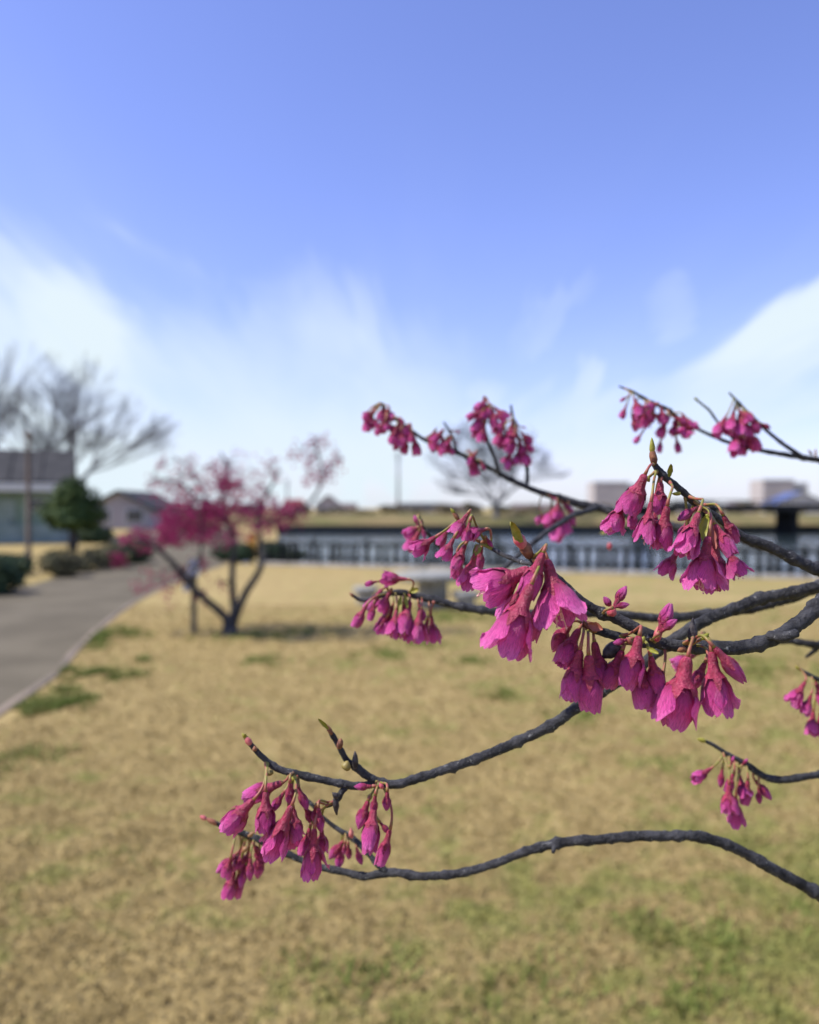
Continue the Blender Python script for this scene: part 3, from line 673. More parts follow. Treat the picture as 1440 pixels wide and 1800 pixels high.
# ------------------------------------------------------------------ blossoming tree on the lawn
def lawn_cherry():
    D = 10.4; base = G(405, 1117); root = thing('blossoming_tree', base, 'small many stemmed tree covered in magenta blossom on the lawn', 'tree')
    rng = random.Random(8)
    def q(px, py, dd=0.0): return P(px, py, D + dd)
    tr = MB()
    def limb(pts, r0, r1):
        n = len(pts); rp, rr = resample(pts, [r0 + (r1 - r0) * i / (n - 1) for i in range(n)], .05)
        tr.tube(rp, rr, 9, bump=lambda i, p: 1 + .10 * noise.noise(p * 14))
        return [(p, r) for p, r in zip(rp[::3], rr[::3])]
    nodes = []
    limb([base - Vector((0, 0, .05)), q(404, 1100), q(405, 1082)], .105, .085)
    nodes += limb([q(402, 1092), q(390, 1078, -.03), q(356, 1049, -.1), q(331, 1024, -.15), q(313, 1000, -.2), q(289, 975, -.25), q(264, 957, -.3), q(236, 948, -.35)], .058, .018)
    nodes += limb([q(408, 1092), q(411, 1070, .05), q(408, 1015, .1), q(411, 954, .2), q(399, 911, .25), q(392, 870, .3), q(402, 830, .3), q(388, 795, .3)], .055, .012)
    nodes += limb([q(410, 1095), q(419, 1070, -.05), q(434, 1038, -.1), q(453, 1009, -.1), q(463, 978, 0), q(456, 930, .1), q(458, 890, .15), q(480, 850, .2), q(490, 825, .2)], .06, .012)
    nodes += limb([q(457, 926, .1), q(490, 912, .1), q(521, 902, .1), q(553, 873, .05), q(567, 836, 0), q(556, 790, 0), q(551, 768, 0)], .03, .008)
    nodes += limb([q(404, 922, .22), q(370, 900, -.1), q(340, 870, -.3), q(305, 845, -.4), q(268, 845, -.4)], .026, .008)
    nodes += limb([q(331, 1024, -.15), q(350, 985, -.5), q(355, 930, -.6), q(345, 900, -.7)], .022, .008)
    nodes += limb([q(400, 913, .25), q(360, 870, .6), q(330, 820, .7), q(300, 800, .7)], .022, .006)
    nodes += limb([q(567, 836, 0), q(585, 815, .1), q(597, 800, .1)], .012, .005)
    tr.build('trunk', M['bark2'], root, root=base)
    cl = []
    for px, py, rx, ry, dz, n, dens in ((340, 908, 58, 34, .8, 105, 9), (395, 918, 66, 34, .9, 66, 6), (318, 930, 42, 24, .6, 42, 9), (402, 848, 20, 18, .3, 24, 8), (470, 905, 45, 28, .5, 34, 7),
                                        (340, 828, 85, 34, .8, 60, 2), (430, 828, 66, 40, .7, 46, 2), (300, 862, 55, 26, .6, 36, 2), (556, 805, 46, 42, .3, 60, 3), (262, 945, 44, 18, .4, 30, 8), (390, 872, 95, 24, .8, 66, 4),
                                        (262, 1018, 38, 20, .3, 16, 4), (212, 976, 9, 10, .1, 5, 8), (355, 985, 10, 12, .2, 5, 7), (322, 1003, 10, 14, .1, 7, 8), (353, 1040, 9, 7, .05, 5, 6), (392, 1022, 10, 9, .1, 4, 4), (505, 895, 34, 18, .3, 22, 6), (300, 1040, 14, 14, .2, 4, 4)):
        for _ in range(n):
            a, r = rng.random() * 6.283, rng.random() ** .5
            cl.append((q(px + math.cos(a) * r * rx, py + math.sin(a) * r * ry, rng.uniform(-1, 1) * dz), dens))
    cl.sort(key=lambda c: min((c[0] - p).length for p, _ in nodes))
    tw = MB(); bl, bp = MB(), MB()
    for c, dens in cl:
        p, r = min(nodes, key=lambda nd: (nd[0] - c).length)
        d = c - p
        if d.length > .03:
            m1 = p + d * .5 + Vector((rng.gauss(0, .06), rng.gauss(0, .06), rng.gauss(.02, .05))) * min(1, d.length * 2)
            r0 = min(r * .75, .015); pts, rr = resample([p, m1, c + Vector((0, 0, .03))], [r0, r0 * .7, .0035], .12); tw.tube(pts, rr, 4, cap=False)
            nodes += [(m1, r0 * .7), (c, .004)]
        for _ in range(dens + rng.randint(0, 2)):
            o = c + Vector((rng.gauss(0, .045), rng.gauss(0, .045), rng.gauss(-.02, .04))); s = rng.uniform(.014, .024)
            ax = Vector((rng.gauss(0, .5), rng.gauss(0, .5), -1)).normalized(); u = ax.orthogonal().normalized(); v = ax.cross(u)
            ring = [o + ax * s * 1.5 + (u * math.cos(k * 1.2566) + v * math.sin(k * 1.2566)) * s for k in range(5)]
            (bl if dens > 5 else (bp if rng.random() < .55 else bl)).add([o] + ring, [(0, 1 + k, 1 + (k + 1) % 5) for k in range(5)])
    tw.build('twigs', M['bark2'], root, root=base)['kind'] = 'stuff'
    bl.build('crown', M['blossom'], root, False, base)['kind'] = 'stuff'
    b2 = bp.build('pale_blossom', M['blossom2'], root, False, base); b2['kind'] = 'stuff'
lawn_cherry()

# ------------------------------------------------------------------ near flowering cherry: trunk, branches, flowers
TRUNK = Vector((1.12, .66, 0))
cherry = thing('flowering_cherry_tree', TRUNK, 'near flowering cherry with dark branches and drooping magenta bell blossoms', 'tree')
BR = {}
def branch(key, pts, step=.0009, sides=16, knobby=1.7):
    """pts: (px, py, depth, thickness px)"""
    w = []; r = []
    for q in pts:
        if isinstance(q[0], Vector): w.append(q[0]); r.append(q[1])
        else: w.append(P(q[0], q[1], q[2])); r.append(q[3] * .41 * q[2] / FPX)
    far = w[0].x > .35
    rp, rr = resample(w, r, step)
    # unseen stretch towards the trunk needs no fine rings
    if far:
        keep = [i for i, p in enumerate(rp) if p.x < .6 * p.y + .03 or i % 8 == 0]
        rp, rr = [rp[i] for i in keep], [rr[i] for i in keep]
    s = [0.0]
    for a, b in zip(rp, rp[1:]): s.append(s[-1] + (b - a).length)
    sd = hash(key) % 97 if False else sum(ord(c) for c in key)
    nodes = []; x = .006; g = random.Random(sd)
    while x < s[-1]: nodes.append((x, g.uniform(.05, .2), g.uniform(.0011, .0024))); x += g.uniform(.006, .02)
    ringamp = []
    for i, q in enumerate(s):
        v = .055 * noise.noise(Vector((q * 900, sd, 0))) + .05 * noise.noise(Vector((q * 330, sd, 5)))
        for nx, am, wd in nodes:
            if abs(q - nx) < wd * 3: v += am * math.exp(-((q - nx) / wd) ** 2)
        ringamp.append(v * knobby)
    def bump(i, p):
        return 1 + ringamp[i] * (.55 + .9 * (noise.noise(p * 260) + .5)) + .10 * knobby * noise.noise(p * 420) + .05 * knobby * noise.noise(p * 1100)
    # gentle crookedness
    rp2 = [p + noise.noise_vector(p * 45 + Vector((sd, 0, 0))) * (.0011 * min(1, rr[i] / .0025)) for i, p in enumerate(rp)]
    mb = MB(); mb.tube(rp2, rr, sides, True, bump)
    mb.build('branch', M['bark'], cherry, True, TRUNK)
    BR[key] = rp2
    return rp2
def T_(x, y, z, r): return (Vector((x, y, z)), r)
def trunk_end(z, r=.016):
    return [T_(TRUNK.x, TRUNK.y, z, r * 1.25), T_(.80, .62, z + .05, r)]

m = MB(); tp, tr_ = resample([TRUNK + Vector((0, 0, -.05)), TRUNK + Vector((.02, .0, .4)), TRUNK + Vector((-.01, .02, .9)), TRUNK + Vector((.0, 0, 1.5)), TRUNK + Vector((.04, .02, 2.0)), TRUNK + Vector((.02, .1, 2.5))], [.085, .065, .055, .042, .026, .008], .02)
m.tube(tp, tr_, 14, True, lambda i, p: 1 + .12 * noise.noise(p * 22) + .05 * noise.noise(p * 70)); m.build('trunk', M['bark'], cherry, True, TRUNK)

E = trunk_end
branch('b1', E(1.25) + [(1560, 950, .40, 46), (1480, 1025, .325, 38), (1440, 1060, .312, 34), (1402, 1094, .306, 32), (1350, 1124, .302, 30), (1300, 1138, .300, 29), (1250, 1138, .299, 28), (1200, 1135, .298, 26), (1160, 1130, .298, 26),
                     (1120, 1108, .298, 25), (1085, 1091, .298, 24), (1052, 1078, .298, 21), (1022, 1058, .298, 19), (995, 1030, .298, 17), (968, 1005, .297, 16), (940, 986, .296, 16), (926, 968, .296, 12)])
branch('b1stub', [(1352, 1118, .300, 22), (1372, 1120, .296, 19), (1388, 1117, .294, 19), (1401, 1113, .294, 21), (1404, 1112, .294, 12)])
branch('spur', [(1150, 1133, .298, 16), (1120, 1130, .296, 18), (1095, 1124, .295, 18), (1072, 1115, .294, 19), (1050, 1108, .294, 19), (1034, 1100, .294, 17), (1024, 1094, .294, 10)])
branch('b2', E(1.30) + [(1580, 1010, .46, 32), (1500, 1024, .40, 28), (1440, 1033, .385, 27), (1400, 1038, .382, 26), (1340, 1050, .378, 25), (1280, 1072, .372, 25), (1230, 1096, .368, 24), (1190, 1120, .366, 24), (1150, 1150, .364, 23), (1090, 1196, .362, 24),
                     (1020, 1240, .360, 23), (960, 1279, .358, 22), (900, 1308, .356, 21), (830, 1336, .354, 20), (760, 1360, .352, 19), (700, 1377, .350, 19), (672, 1376, .350, 18), (648, 1366, .349, 17), (630, 1352, .348, 16), (612, 1338, .347, 13), (600, 1318, .346, 12), (590, 1302, .345, 11), (580, 1286, .344, 9)])
branch('b2b', [(690, 1378, .350, 14), (660, 1378, .349, 15), (625, 1382, .348, 17), (600, 1378, .347, 16), (560, 1370, .346, 16), (520, 1361, .345, 16), (490, 1354, .345, 14), (470, 1340, .345, 13), (452, 1323, .344, 12), (438, 1306, .343, 11), (430, 1295, .343, 8)])
branch('b2spur', [(612, 1382, .348, 14), (602, 1392, .346, 13), (594, 1404, .345, 12), (582, 1413, .345, 11), (570, 1417, .345, 9)])
branch('b3', E(1.22) + [(1560, 1010, .52, 30), (1440, 1032, .47, 24), (1380, 1053, .46, 23), (1320, 1070, .455, 21), (1250, 1080, .45, 20), (1160, 1086, .445, 19), (1075, 1080, .44, 19), (1000, 1078, .435, 18), (930, 1079, .43, 18), (870, 1076, .427, 18), (810, 1066, .425, 17), (765, 1054, .425, 16), (735, 1048, .425, 15), (700, 1040, .425, 13), (665, 1048, .425, 10), (635, 1055, .425, 8), (618, 1045, .425, 5)], step=.0016)
branch('b4', E(1.38) + [(1560, 1060, .42, 36), (1480, 1022, .345, 28), (1440, 1003, .337, 25), (1400, 984, .334, 24), (1350, 960, .332, 22), (1310, 945, .331, 20), (1262, 912, .329, 15), (1225, 886, .328, 14), (1190, 855, .327, 14), (1165, 835, .326, 17), (1150, 815, .326, 12), (1147, 800, .326, 8)])
branch('b5', E(1.5) + [(1600, 1040, .60, 24), (1440, 1000, .50, 18), (1310, 950, .54, 18), (1180, 925, .57, 17), (1090, 903, .585, 17), (1050, 892, .59, 18), (1005, 882, .59, 17), (950, 865, .59, 13), (900, 844, .59, 11), (850, 818, .59, 10), (800, 794, .59, 9), (750, 775, .59, 8), (720, 755, .59, 7), (690, 732, .59, 6), (668, 708, .59, 4)], step=.0022, sides=10)
branch('b5a', [(880, 838, .59, 9), (868, 802, .585, 7), (857, 773, .58, 7), (848, 736, .58, 6), (851, 697, .58, 4)], step=.0022, sides=9)
branch('b5b', [(928, 857, .59, 9), (926, 819, .595, 8), (918, 788, .595, 7), (906, 752, .595, 7), (898, 712, .595, 5)], step=.0022, sides=9)
branch('b5c', [(805, 796, .59, 6), (794, 765, .59, 5), (780, 742, .59, 4)], step=.0022, sides=8)
branch('b6', [(1050, 893, .59, 12), (1010, 905, .56, 11), (962, 935, .53, 11), (925, 965, .51, 11), (885, 1000, .50, 10), (862, 1008, .50, 8), (845, 1006, .50, 5)], step=.0022, sides=9)
branch('b7', [(945, 990, .297, 9), (922, 990, .31, 9), (888, 977, .33, 9), (853, 956, .343, 9), (833, 945, .346, 8), (818, 928, .347, 7), (806, 913, .348, 6), (799, 903, .348, 4)])
branch('b13', [(862, 1008, .50, 9), (805, 985, .47, 8), (768, 957, .45, 7), (744, 926, .44, 7), (735, 905, .44, 4)], step=.002, sides=9)
branch('b8', E(1.68) + [(1600, 850, .62, 20), (1440, 809, .57, 13), (1398, 802, .565, 11), (1340, 792, .56, 9), (1284, 779, .56, 8), (1229, 755, .56, 7), (1198, 738, .56, 7), (1171, 719, .56, 9), (1147, 708, .56, 8), (1115, 690, .56, 6), (1088, 679, .56, 3)], step=.0022, sides=10)
branch('b8a', [(1410, 803, .565, 10), (1371, 776, .56, 8), (1345, 755, .555, 7), (1313, 723, .555, 7), (1282, 690, .555, 4)], step=.0022, sides=9)
branch('b8b', [(1300, 782, .56, 6), (1275, 758, .555, 5), (1258, 737, .555, 5), (1247, 721, .555, 5), (1224, 702, .555, 4)], step=.0022, sides=9)
branch('b9', E(1.1) + [(1600, 1330, .50, 24), (1440, 1362, .425, 15), (1382, 1370, .42, 15), (1345, 1364, .42, 14), (1312, 1342, .42, 12), (1282, 1327, .42, 9), (1255, 1310, .42, 8), (1238, 1302, .42, 6)], step=.0016)
branch('b10', E(1.05) + [(1600, 1690, .50, 36), (1500, 1610, .41, 28), (1440, 1572, .395, 25), (1400, 1550, .392, 24), (1340, 1517, .39, 23), (1280, 1487, .388, 22), (1220, 1470, .386, 22), (1160, 1470, .385, 21), (1080, 1475, .384, 20), (985, 1481, .384, 20), (930, 1494, .385, 18), (880, 1514, .386, 17), (820, 1531, .388, 17), (740, 1540, .39, 17), (700, 1534, .392, 17), (672, 1536, .394, 18), (640, 1541, .396, 16), (600, 1531, .398, 15), (550, 1520, .40, 14), (510, 1503, .402, 14), (462, 1478, .404, 15), (425, 1464, .405, 12), (400, 1455, .405, 10), (372, 1445, .405, 9)], step=.0014)
branch('b10a', [(682, 1534, .393, 13), (662, 1518, .394, 12), (640, 1493, .396, 12), (617, 1472, .40, 13), (592, 1456, .402, 9), (570, 1438, .404, 8), (545, 1412, .406, 7), (520, 1390, .41, 6)], step=.0016)
branch('b10s', [(976, 1482, .384, 12), (974, 1490, .382, 11), (972, 1500, .381, 6)])
branch('b11', E(1.2) + [(1600, 1260, .52, 22), (1470, 1205, .45, 12), (1440, 1194, .445, 10), (1420, 1184, .445, 8), (1404, 1174, .445, 5)], step=.002, sides=10)
branch('b12', E(1.15) + [(1600, 1160, .62, 26), (1440, 1135, .52, 16), (1392, 1128, .515, 14), (1350, 1131, .51, 12), (1300, 1133, .5, 10), (1240, 1128, .45, 8)], step=.002, sides=10)
branch('b12a', [(1440, 1137, .52, 10), (1425, 1148, .52, 8), (1416, 1155, .52, 6)], step=.002, sides=8)

# ---- flower meshes (unit length along +Z, calyx foot at the origin)
def petal_mesh(k, seed):
    """k 0 = closed bud .. 1 = wide bell"""
    NU, NV = 14, 14; vs, uvs = [], []
    for j in range(NV + 1):
        v = j / NV
        wid = (.07 + .20 * math.sin(min(1, v * 1.35) * math.pi * .5)) * (1 - .30 * max(0, (v - .6) / .4) ** 2) * (.80 + .30 * k)
        if k < .05: R_ = .10 + .115 * math.sin(math.pi * min(1, v * .88 + .08)) ** .8 - .085 * v
        else:
            sw = math.sin(min(1, v / .45) * math.pi * .5)
            R_ = .105 + (.085 + .05 * k) * sw + .085 * k ** 1.5 * v ** 2 - (1 - k) * .085 * max(0, v - .4) ** 1.3 / .5
        for i in range(NU + 1):
            u = i / NU * 2 - 1
            ang = u * wid / max(R_, .10) * (.86 if k > .5 else 1.0); ang = max(-1.15, min(1.15, ang))
            ruf = .016 * (.3 + k) * v * noise.noise(Vector((u * 2.6, v * 2.2, seed * 3.1))) + .012 * (.3 + k) * v ** 2 * math.sin(u * 7 + seed) * abs(u)
            rr = R_ + ruf + .014 * u + .030 * k * v * u * u - .012 * math.exp(-(u / .12) ** 2) * v + .007 * v * noise.noise(Vector((u * 7, v * 1.6, seed * 1.3))) + .004 * noise.noise(Vector((u * 16, v * 3, seed)))
            z = .34 + .66 * v * (1 - .34 * (1 - math.sqrt(1 - .97 * u * u)) * v * v) - .045 * math.exp(-(u / .15) ** 2) * v ** 8 + .010 * v ** 5 * noise.noise(Vector((u * 5, seed * 2.0, 1)))
            vs.append((math.cos(ang) * rr, math.sin(ang) * rr, z)); uvs.append((i / NU, v))
    n = NU + 1; fs = [(j * n + i, j * n + i + 1, (j + 1) * n + i + 1, (j + 1) * n + i) for j in range(NV) for i in range(NU)]
    me = bpy.data.meshes.new('petal'); me.from_pydata(vs, [], fs); me.update(); uvl = me.uv_layers.new(name='UVMap')
    for l in me.loops: uvl.data[l.index].uv = uvs[l.vertex_index]
    me.polygons.foreach_set('use_smooth', [True] * len(me.polygons)); me.materials.append(M['petal'])
    return me
def calyx_mesh(k, seed):
    mb = MB(); S = 15; prof = [(-.015, .02), (0, .042), (.025, .062), (.07, .078), (.14, .086), (.22, .094), (.30, .110), (.36, .140 + .015 * k), (.41, .170 + .02 * k)]
    vs = []
    for z, r in prof:
        for i in range(S):
            a = 2 * math.pi * i / S; q = r * (1 + .07 * math.cos(5 * a) + .10 * noise.noise(Vector((math.cos(a) * 2, math.sin(a) * 2, z * 9 + seed))))
            vs.append(Vector((q * math.cos(a), q * math.sin(a), z)))
    fs = [(j * S + i, j * S + (i + 1) % S, (j + 1) * S + (i + 1) % S, (j + 1) * S + i) for j in range(len(prof) - 1) for i in range(S)] + [tuple(range(S - 1, -1, -1))]
    mb.add(vs, fs)
    for s in range(5):                                    # sepals lying on the petals
        a0 = 2 * math.pi * s / 5; g = []
        for j in range(5):
            t = j / 4; hw = .40 * (1 - t) ** .8 + .015; r = (.174 + .02 * k) + t * (.034 + .045 * k) + .006 * noise.noise(Vector((s, t * 3, seed))); z = .40 + .20 * t
            g += [Vector((math.cos(a0 + e * hw) * (r + .01 * (1 - abs(e)) * (1 - t)), math.sin(a0 + e * hw) * (r + .01 * (1 - abs(e)) * (1 - t)), z)) for e in (-1, 0, 1)]
        mb.add(g, [(j * 3 + i, j * 3 + i + 1, (j + 1) * 3 + i + 1, (j + 1) * 3 + i) for j in range(4) for i in range(2)])
    return mb.mesh('flower', M['calyx'])
def stamen_mesh(seed):
    mb = MB(); g = random.Random(seed)
    for i in range(9):
        a = 6.283 * i / 9 + g.uniform(-.2, .2); r = g.uniform(.03, .10); L = g.uniform(.78, 1.02)
        pts = [Vector((.03 * math.cos(a), .03 * math.sin(a), .35)), Vector((r * .6 * math.cos(a), r * .6 * math.sin(a), .35 + (L - .35) * .5)), Vector((r * math.cos(a), r * math.sin(a), L))]
        mb.tube(pts, [.010, .009, .007], 5); mb.lathe([(-.018, .004), (-.006, .018), (.008, .018), (.02, .004)], 6, Matrix.Translation(pts[2]))
    return mb.mesh('stamens', M['stamen'])
KIND = {'b': 0.0, 'h': .32, 'm': .62, 'o': 1.0}
PET = {k: [petal_mesh(v, i * 5 + ord(k)) for i in range(5)] for k, v in KIND.items()}
CAL = {k: [calyx_mesh(v, i * 4 + ord(k)) for i in range(3)] for k, v in KIND.items()}
STA = [stamen_mesh(i) for i in range(3)]
FR = random.Random(21)
def nearest(key, p):
    return min(BR[key], key=lambda q: (q - p).length)
def flower(key, D, s, t, kind, a=None, dd=None, wide=1.0, lean=None):
    """s calyx foot, t petal tips, a stalk attachment (all photo pixels); depth D in metres"""
    dd = FR.uniform(-.008, .004) if dd is None else dd
    Dp = D + dd; sp = P(s[0], s[1], Dp); tp = P(t[0], t[1], Dp)
    ax = tp - sp; L0 = ax.length
    ln = FR.gauss(0, .22) if lean is None else lean
    ln = max(-.5, min(.45, ln)); ax = (ax.normalized() + Vector((0, -ln, 0))).normalized(); L = L0 * math.sqrt(1 + ln * ln) * .98
    x = ax.orthogonal().normalized(); x = Quaternion(ax, FR.random() * 6.283) @ x; y = ax.cross(x)
    Mx = Matrix(((x.x, y.x, ax.x, sp.x), (x.y, y.y, ax.y, sp.y), (x.z, y.z, ax.z, sp.z), (0, 0, 0, 1)))
    w = wide * FR.uniform(.95, 1.1)
    Mx = Mx @ Matrix.Diagonal((L * w, L * w, L, 1))
    f = link('flower' if kind != 'b' else 'flower_bud', FR.choice(CAL[kind]), cherry, None)
    f.matrix_parent_inverse = Matrix.Translation(-TRUNK); f.matrix_basis = Mx
    k = KIND[kind]
    for i in range(5):
        p = link('petal', FR.choice(PET[kind]), f)
        h = FR.gauss(0, R(2 + 7 * k)) if kind != 'b' else 0
        sc = FR.uniform(.92, 1.04)
        p.matrix_basis = Matrix.Rotation(R(72 * i + 36) + FR.gauss(0, R(5)), 4, 'Z') @ Matrix.Translation((.08, 0, .36)) @ Matrix.Rotation(h, 4, 'Y') @ Matrix.Translation((-.08, 0, -.36)) @ Matrix.Diagonal((1, 1, sc, 1))
    if kind == 'o' or (kind == 'm' and FR.random() < .6):
        link('stamens', FR.choice(STA), f)
    # stalk
    base = nearest(key, P(a[0], a[1], Dp) if a else sp + Vector((0, 0, .006)))
    if a:
        q = P(a[0], a[1], base.y)
        if (q - base).length < .012 * D / .3: mid0 = q
        else: mid0 = None
    else: mid0 = None
    d = (base - sp).length
    c1 = sp - ax * d * .45; c0 = base + Vector((0, 0, -.0005)) + ((mid0 - base) if mid0 else Vector((0, 0, 0)))
    pts = []
    for i in range(11):
        u = i / 10; pts.append((1 - u) ** 3 * base + 3 * (1 - u) ** 2 * u * (c0 * .7 + c1 * .3) + 3 * (1 - u) * u * u * c1 + u ** 3 * sp)
    inv = Mx.inverted(); rs = .00052
    mb = MB(); mb.tube(pts, [rs * (1.5 if i < 2 else 1) * (1 + .5 * max(0, i - 8) / 2) for i in range(11)], 7)
    mb.v = [tuple(inv @ Vector(v)) for v in mb.v]; mb.build('stalk', M['stalk'], f)

def F(key, D, rows):
    for r in rows:
        s, t, k = r[0], r[1], r[2]; kw = r[3] if len(r) > 3 else {}
        flower(key, D, s, t, k, **kw)
d_ = dict
F('b1', .296, [((932, 1001), (838, 1046), 'o', d_(a=(944, 992), dd=-.012, lean=-.05, wide=1.1)), ((955, 972), (921, 1056), 'h', d_(a=(950, 985), dd=-.016, wide=.95, lean=0)), ((934, 1028), (880, 1157), 'o', d_(a=(955, 995), dd=-.022, lean=.1, wide=.86)),
               ((962, 984), (988, 1104), 'o', d_(a=(962, 998), dd=-.014, lean=.12, wide=.92)), ((952, 1056), (930, 1132), 'h', d_(a=(972, 1012), dd=-.008)), ((914, 1038), (882, 1088), 'h', d_(a=(950, 995), dd=.006)),
               ((960, 1062), (955, 1108), 'h', d_(a=(985, 1025), dd=.004))])
F('spur', .294, [((1003, 1096), (973, 1150), 'b', d_(a=(1026, 1096), dd=-.003, wide=1.15)), ((1018, 1106), (979, 1170), 'h', d_(a=(1030, 1100), dd=-.006)), ((1020, 1143), (1001, 1235), 'm', d_(a=(1030, 1108), dd=-.014, lean=.05)),
                 ((1035, 1152), (1040, 1252), 'h', d_(a=(1040, 1112), dd=-.016, wide=1.05, lean=0)), ((1045, 1128), (1060, 1216), 'h', d_(a=(1046, 1110), dd=-.006, lean=0)),
                 ((1094, 1143), (1070, 1214), 'h', d_(a=(1110, 1128), dd=-.010)), ((1124, 1118), (1104, 1214), 'h', d_(a=(1125, 1128), dd=-.016, lean=0)), ((1128, 1168), (1133, 1250), 'h', d_(a=(1128, 1130), dd=-.012)), ((1144, 1153), (1162, 1222), 'h', d_(a=(1138, 1128), dd=-.014)),
                 ((1105, 1124), (1076, 1131), 'b', d_(a=(1112, 1126), dd=-.010))])
F('b1', .297, [((1209, 1156), (1184, 1280), 'm', d_(a=(1236, 1118), dd=-.020, lean=.05, wide=1.05)), ((1240, 1165), (1223, 1217), 'b', d_(a=(1238, 1122), dd=-.010)), ((1251, 1146), (1257, 1257), 'o', d_(a=(1246, 1130), dd=-.018, lean=.15, wide=.9)),
               ((1256, 1138), (1311, 1202), 'b', d_(a=(1243, 1122), dd=-.019, wide=.9, lean=0)), ((1165, 1190), (1150, 1258), 'm', d_(a=(1175, 1135), dd=-.005)),
               ((1076, 1070), (1061, 1048), 'b', d_(a=(1072, 1080), dd=-.004, wide=1.3)), ((1080, 1066), (1103, 1030), 'b', d_(a=(1074, 1080), dd=-.006, wide=1.1)), ((1078, 1068), (1108, 1061), 'b', d_(a=(1074, 1080), dd=-.010, wide=1.1)),
               ((1158, 1116), (1181, 1060), 'b', d_(a=(1155, 1124), dd=-.008, wide=1.0)), ((1160, 1112), (1187, 1086), 'b', d_(a=(1155, 1124), dd=-.011, wide=1.0))])
F('b12', .42, [((1222, 1152), (1178, 1168), 'm'), ((1215, 1148), (1196, 1188), 'm')])
F('b4', .326, [((1134, 834), (1108, 908), 'm', d_(a=(1148, 818), dd=-.010, wide=1.05)), ((1101, 882), (1066, 937), 'o', d_(a=(1150, 830), dd=-.002, wide=.9)), ((1114, 890), (1109, 930), 'h', d_(a=(1150, 830), dd=.004)), ((1162, 848), (1158, 905), 'h', d_(a=(1165, 838), dd=-.003, wide=1.1)),
               ((1145, 882), (1130, 958), 'o', d_(a=(1146, 838), dd=-.014, wide=.75, lean=.15)), ((1152, 900), (1148, 945), 'h', d_(a=(1155, 838), dd=.002)), ((1173, 890), (1164, 968), 'm', d_(a=(1192, 866), dd=-.016, wide=1.0)), ((1224, 893), (1186, 914), 'b', d_(a=(1236, 896), dd=-.004)),
               ((1228, 902), (1190, 978), 'o', d_(a=(1234, 895), dd=-.020, lean=.3, wide=.85)), ((1192, 968), (1164, 1014), 'm', d_(a=(1200, 870), dd=.002)), ((1246, 943), (1226, 1041), 'o', d_(a=(1245, 903), dd=-.021, lean=.05, wide=.82)), ((1255, 948), (1260, 1044), 'm', d_(a=(1250, 906), dd=-.008, wide=.95)),
               ((1257, 922), (1281, 978), 'h', d_(a=(1266, 900), dd=-.017)), ((1277, 962), (1302, 1018), 'o', d_(a=(1262, 905), dd=-.012, wide=.85, lean=.1)), ((1272, 906), (1301, 954), 'h', d_(a=(1262, 886), dd=-.012, wide=.9)), ((1210, 915), (1195, 950), 'h', d_(a=(1215, 885), dd=.006))])
F('b7', .343, [((766, 944), (725, 972), 'o', d_(a=(802, 914), dd=-.004, wide=.95)), ((798, 946), (777, 986), 'o', d_(a=(815, 928), dd=-.012)), ((822, 904), (795, 944), 'm', d_(a=(812, 918), dd=-.008)), ((826, 918), (818, 952), 'm', d_(a=(822, 930), dd=-.012)),
               ((854, 930), (820, 940), 'o', d_(a=(858, 950), dd=-.006)), ((818, 958), (796, 1003), 'h', d_(a=(835, 946), dd=-.004)), ((804, 972), (803, 1022), 'm', d_(a=(830, 946), dd=.002)), ((836, 972), (820, 1038), 'o', d_(a=(842, 950), dd=-.010, wide=.85)), ((847, 962), (840, 1002), 'h', d_(a=(850, 953), dd=.0)), ((788, 930), (770, 962), 'm', d_(a=(806, 915), dd=.004)),
               ((855, 945), (866, 962), 'b', d_(a=(858, 957)))])
F('b13', .44, [((740, 924), (709, 943), 'm'), ((737, 934), (720, 972), 'm'), ((742, 926), (748, 948), 'b'), ((735, 925), (728, 905), 'b')])
F('b3', .422, [((716, 1018), (670, 1017), 'o', d_(a=(720, 1040))), ((664, 1022), (641, 1027), 'h', d_(a=(680, 1040))), ((672, 1036), (644, 1076), 'm', d_(a=(690, 1040))), ((643, 1066), (623, 1104), 'h', d_(a=(680, 1042))), ((658, 1060), (650, 1092), 'h'), ((685, 1040), (668, 1080), 'm'), ((690, 1066), (670, 1114), 'm'), ((697, 1072), (690, 1121), 'o', d_(wide=.8)),
               ((720, 1056), (704, 1118), 'm'), ((740, 1072), (727, 1130), 'o', d_(wide=.85)), ((758, 1082), (764, 1133), 'o', d_(a=(762, 1058), wide=.8)), ((736, 1060), (744, 1092), 'h'), ((710, 1062), (715, 1108), 'h'), ((680, 1085), (660, 1112), 'm'), ((752, 1090), (742, 1128), 'h')])
F('b2b', .345, [((446, 1406), (393, 1462), 'm', d_(a=(468, 1352), dd=-.012, lean=0)), ((467, 1392), (467, 1466), 'm', d_(a=(472, 1352), dd=-.014, lean=.05)), ((496, 1376), (425, 1408), 'h', d_(a=(508, 1362), dd=-.004)), ((499, 1394), (476, 1427), 'b', d_(a=(506, 1368), dd=-.010)),
                ((510, 1376), (508, 1421), 'b', d_(a=(512, 1366), dd=-.014)), ((513, 1416), (473, 1510), 'o', d_(a=(515, 1366), dd=-.016, wide=.72, lean=0)), ((516, 1422), (525, 1478), 'h', d_(a=(516, 1366), dd=-.010)), ((508, 1432), (514, 1494), 'm', d_(a=(514, 1366), dd=-.004)), ((524, 1384), (541, 1424), 'b', d_(a=(522, 1368), dd=-.008)), ((536, 1418), (550, 1458), 'b', d_(a=(524, 1368), dd=-.006))])
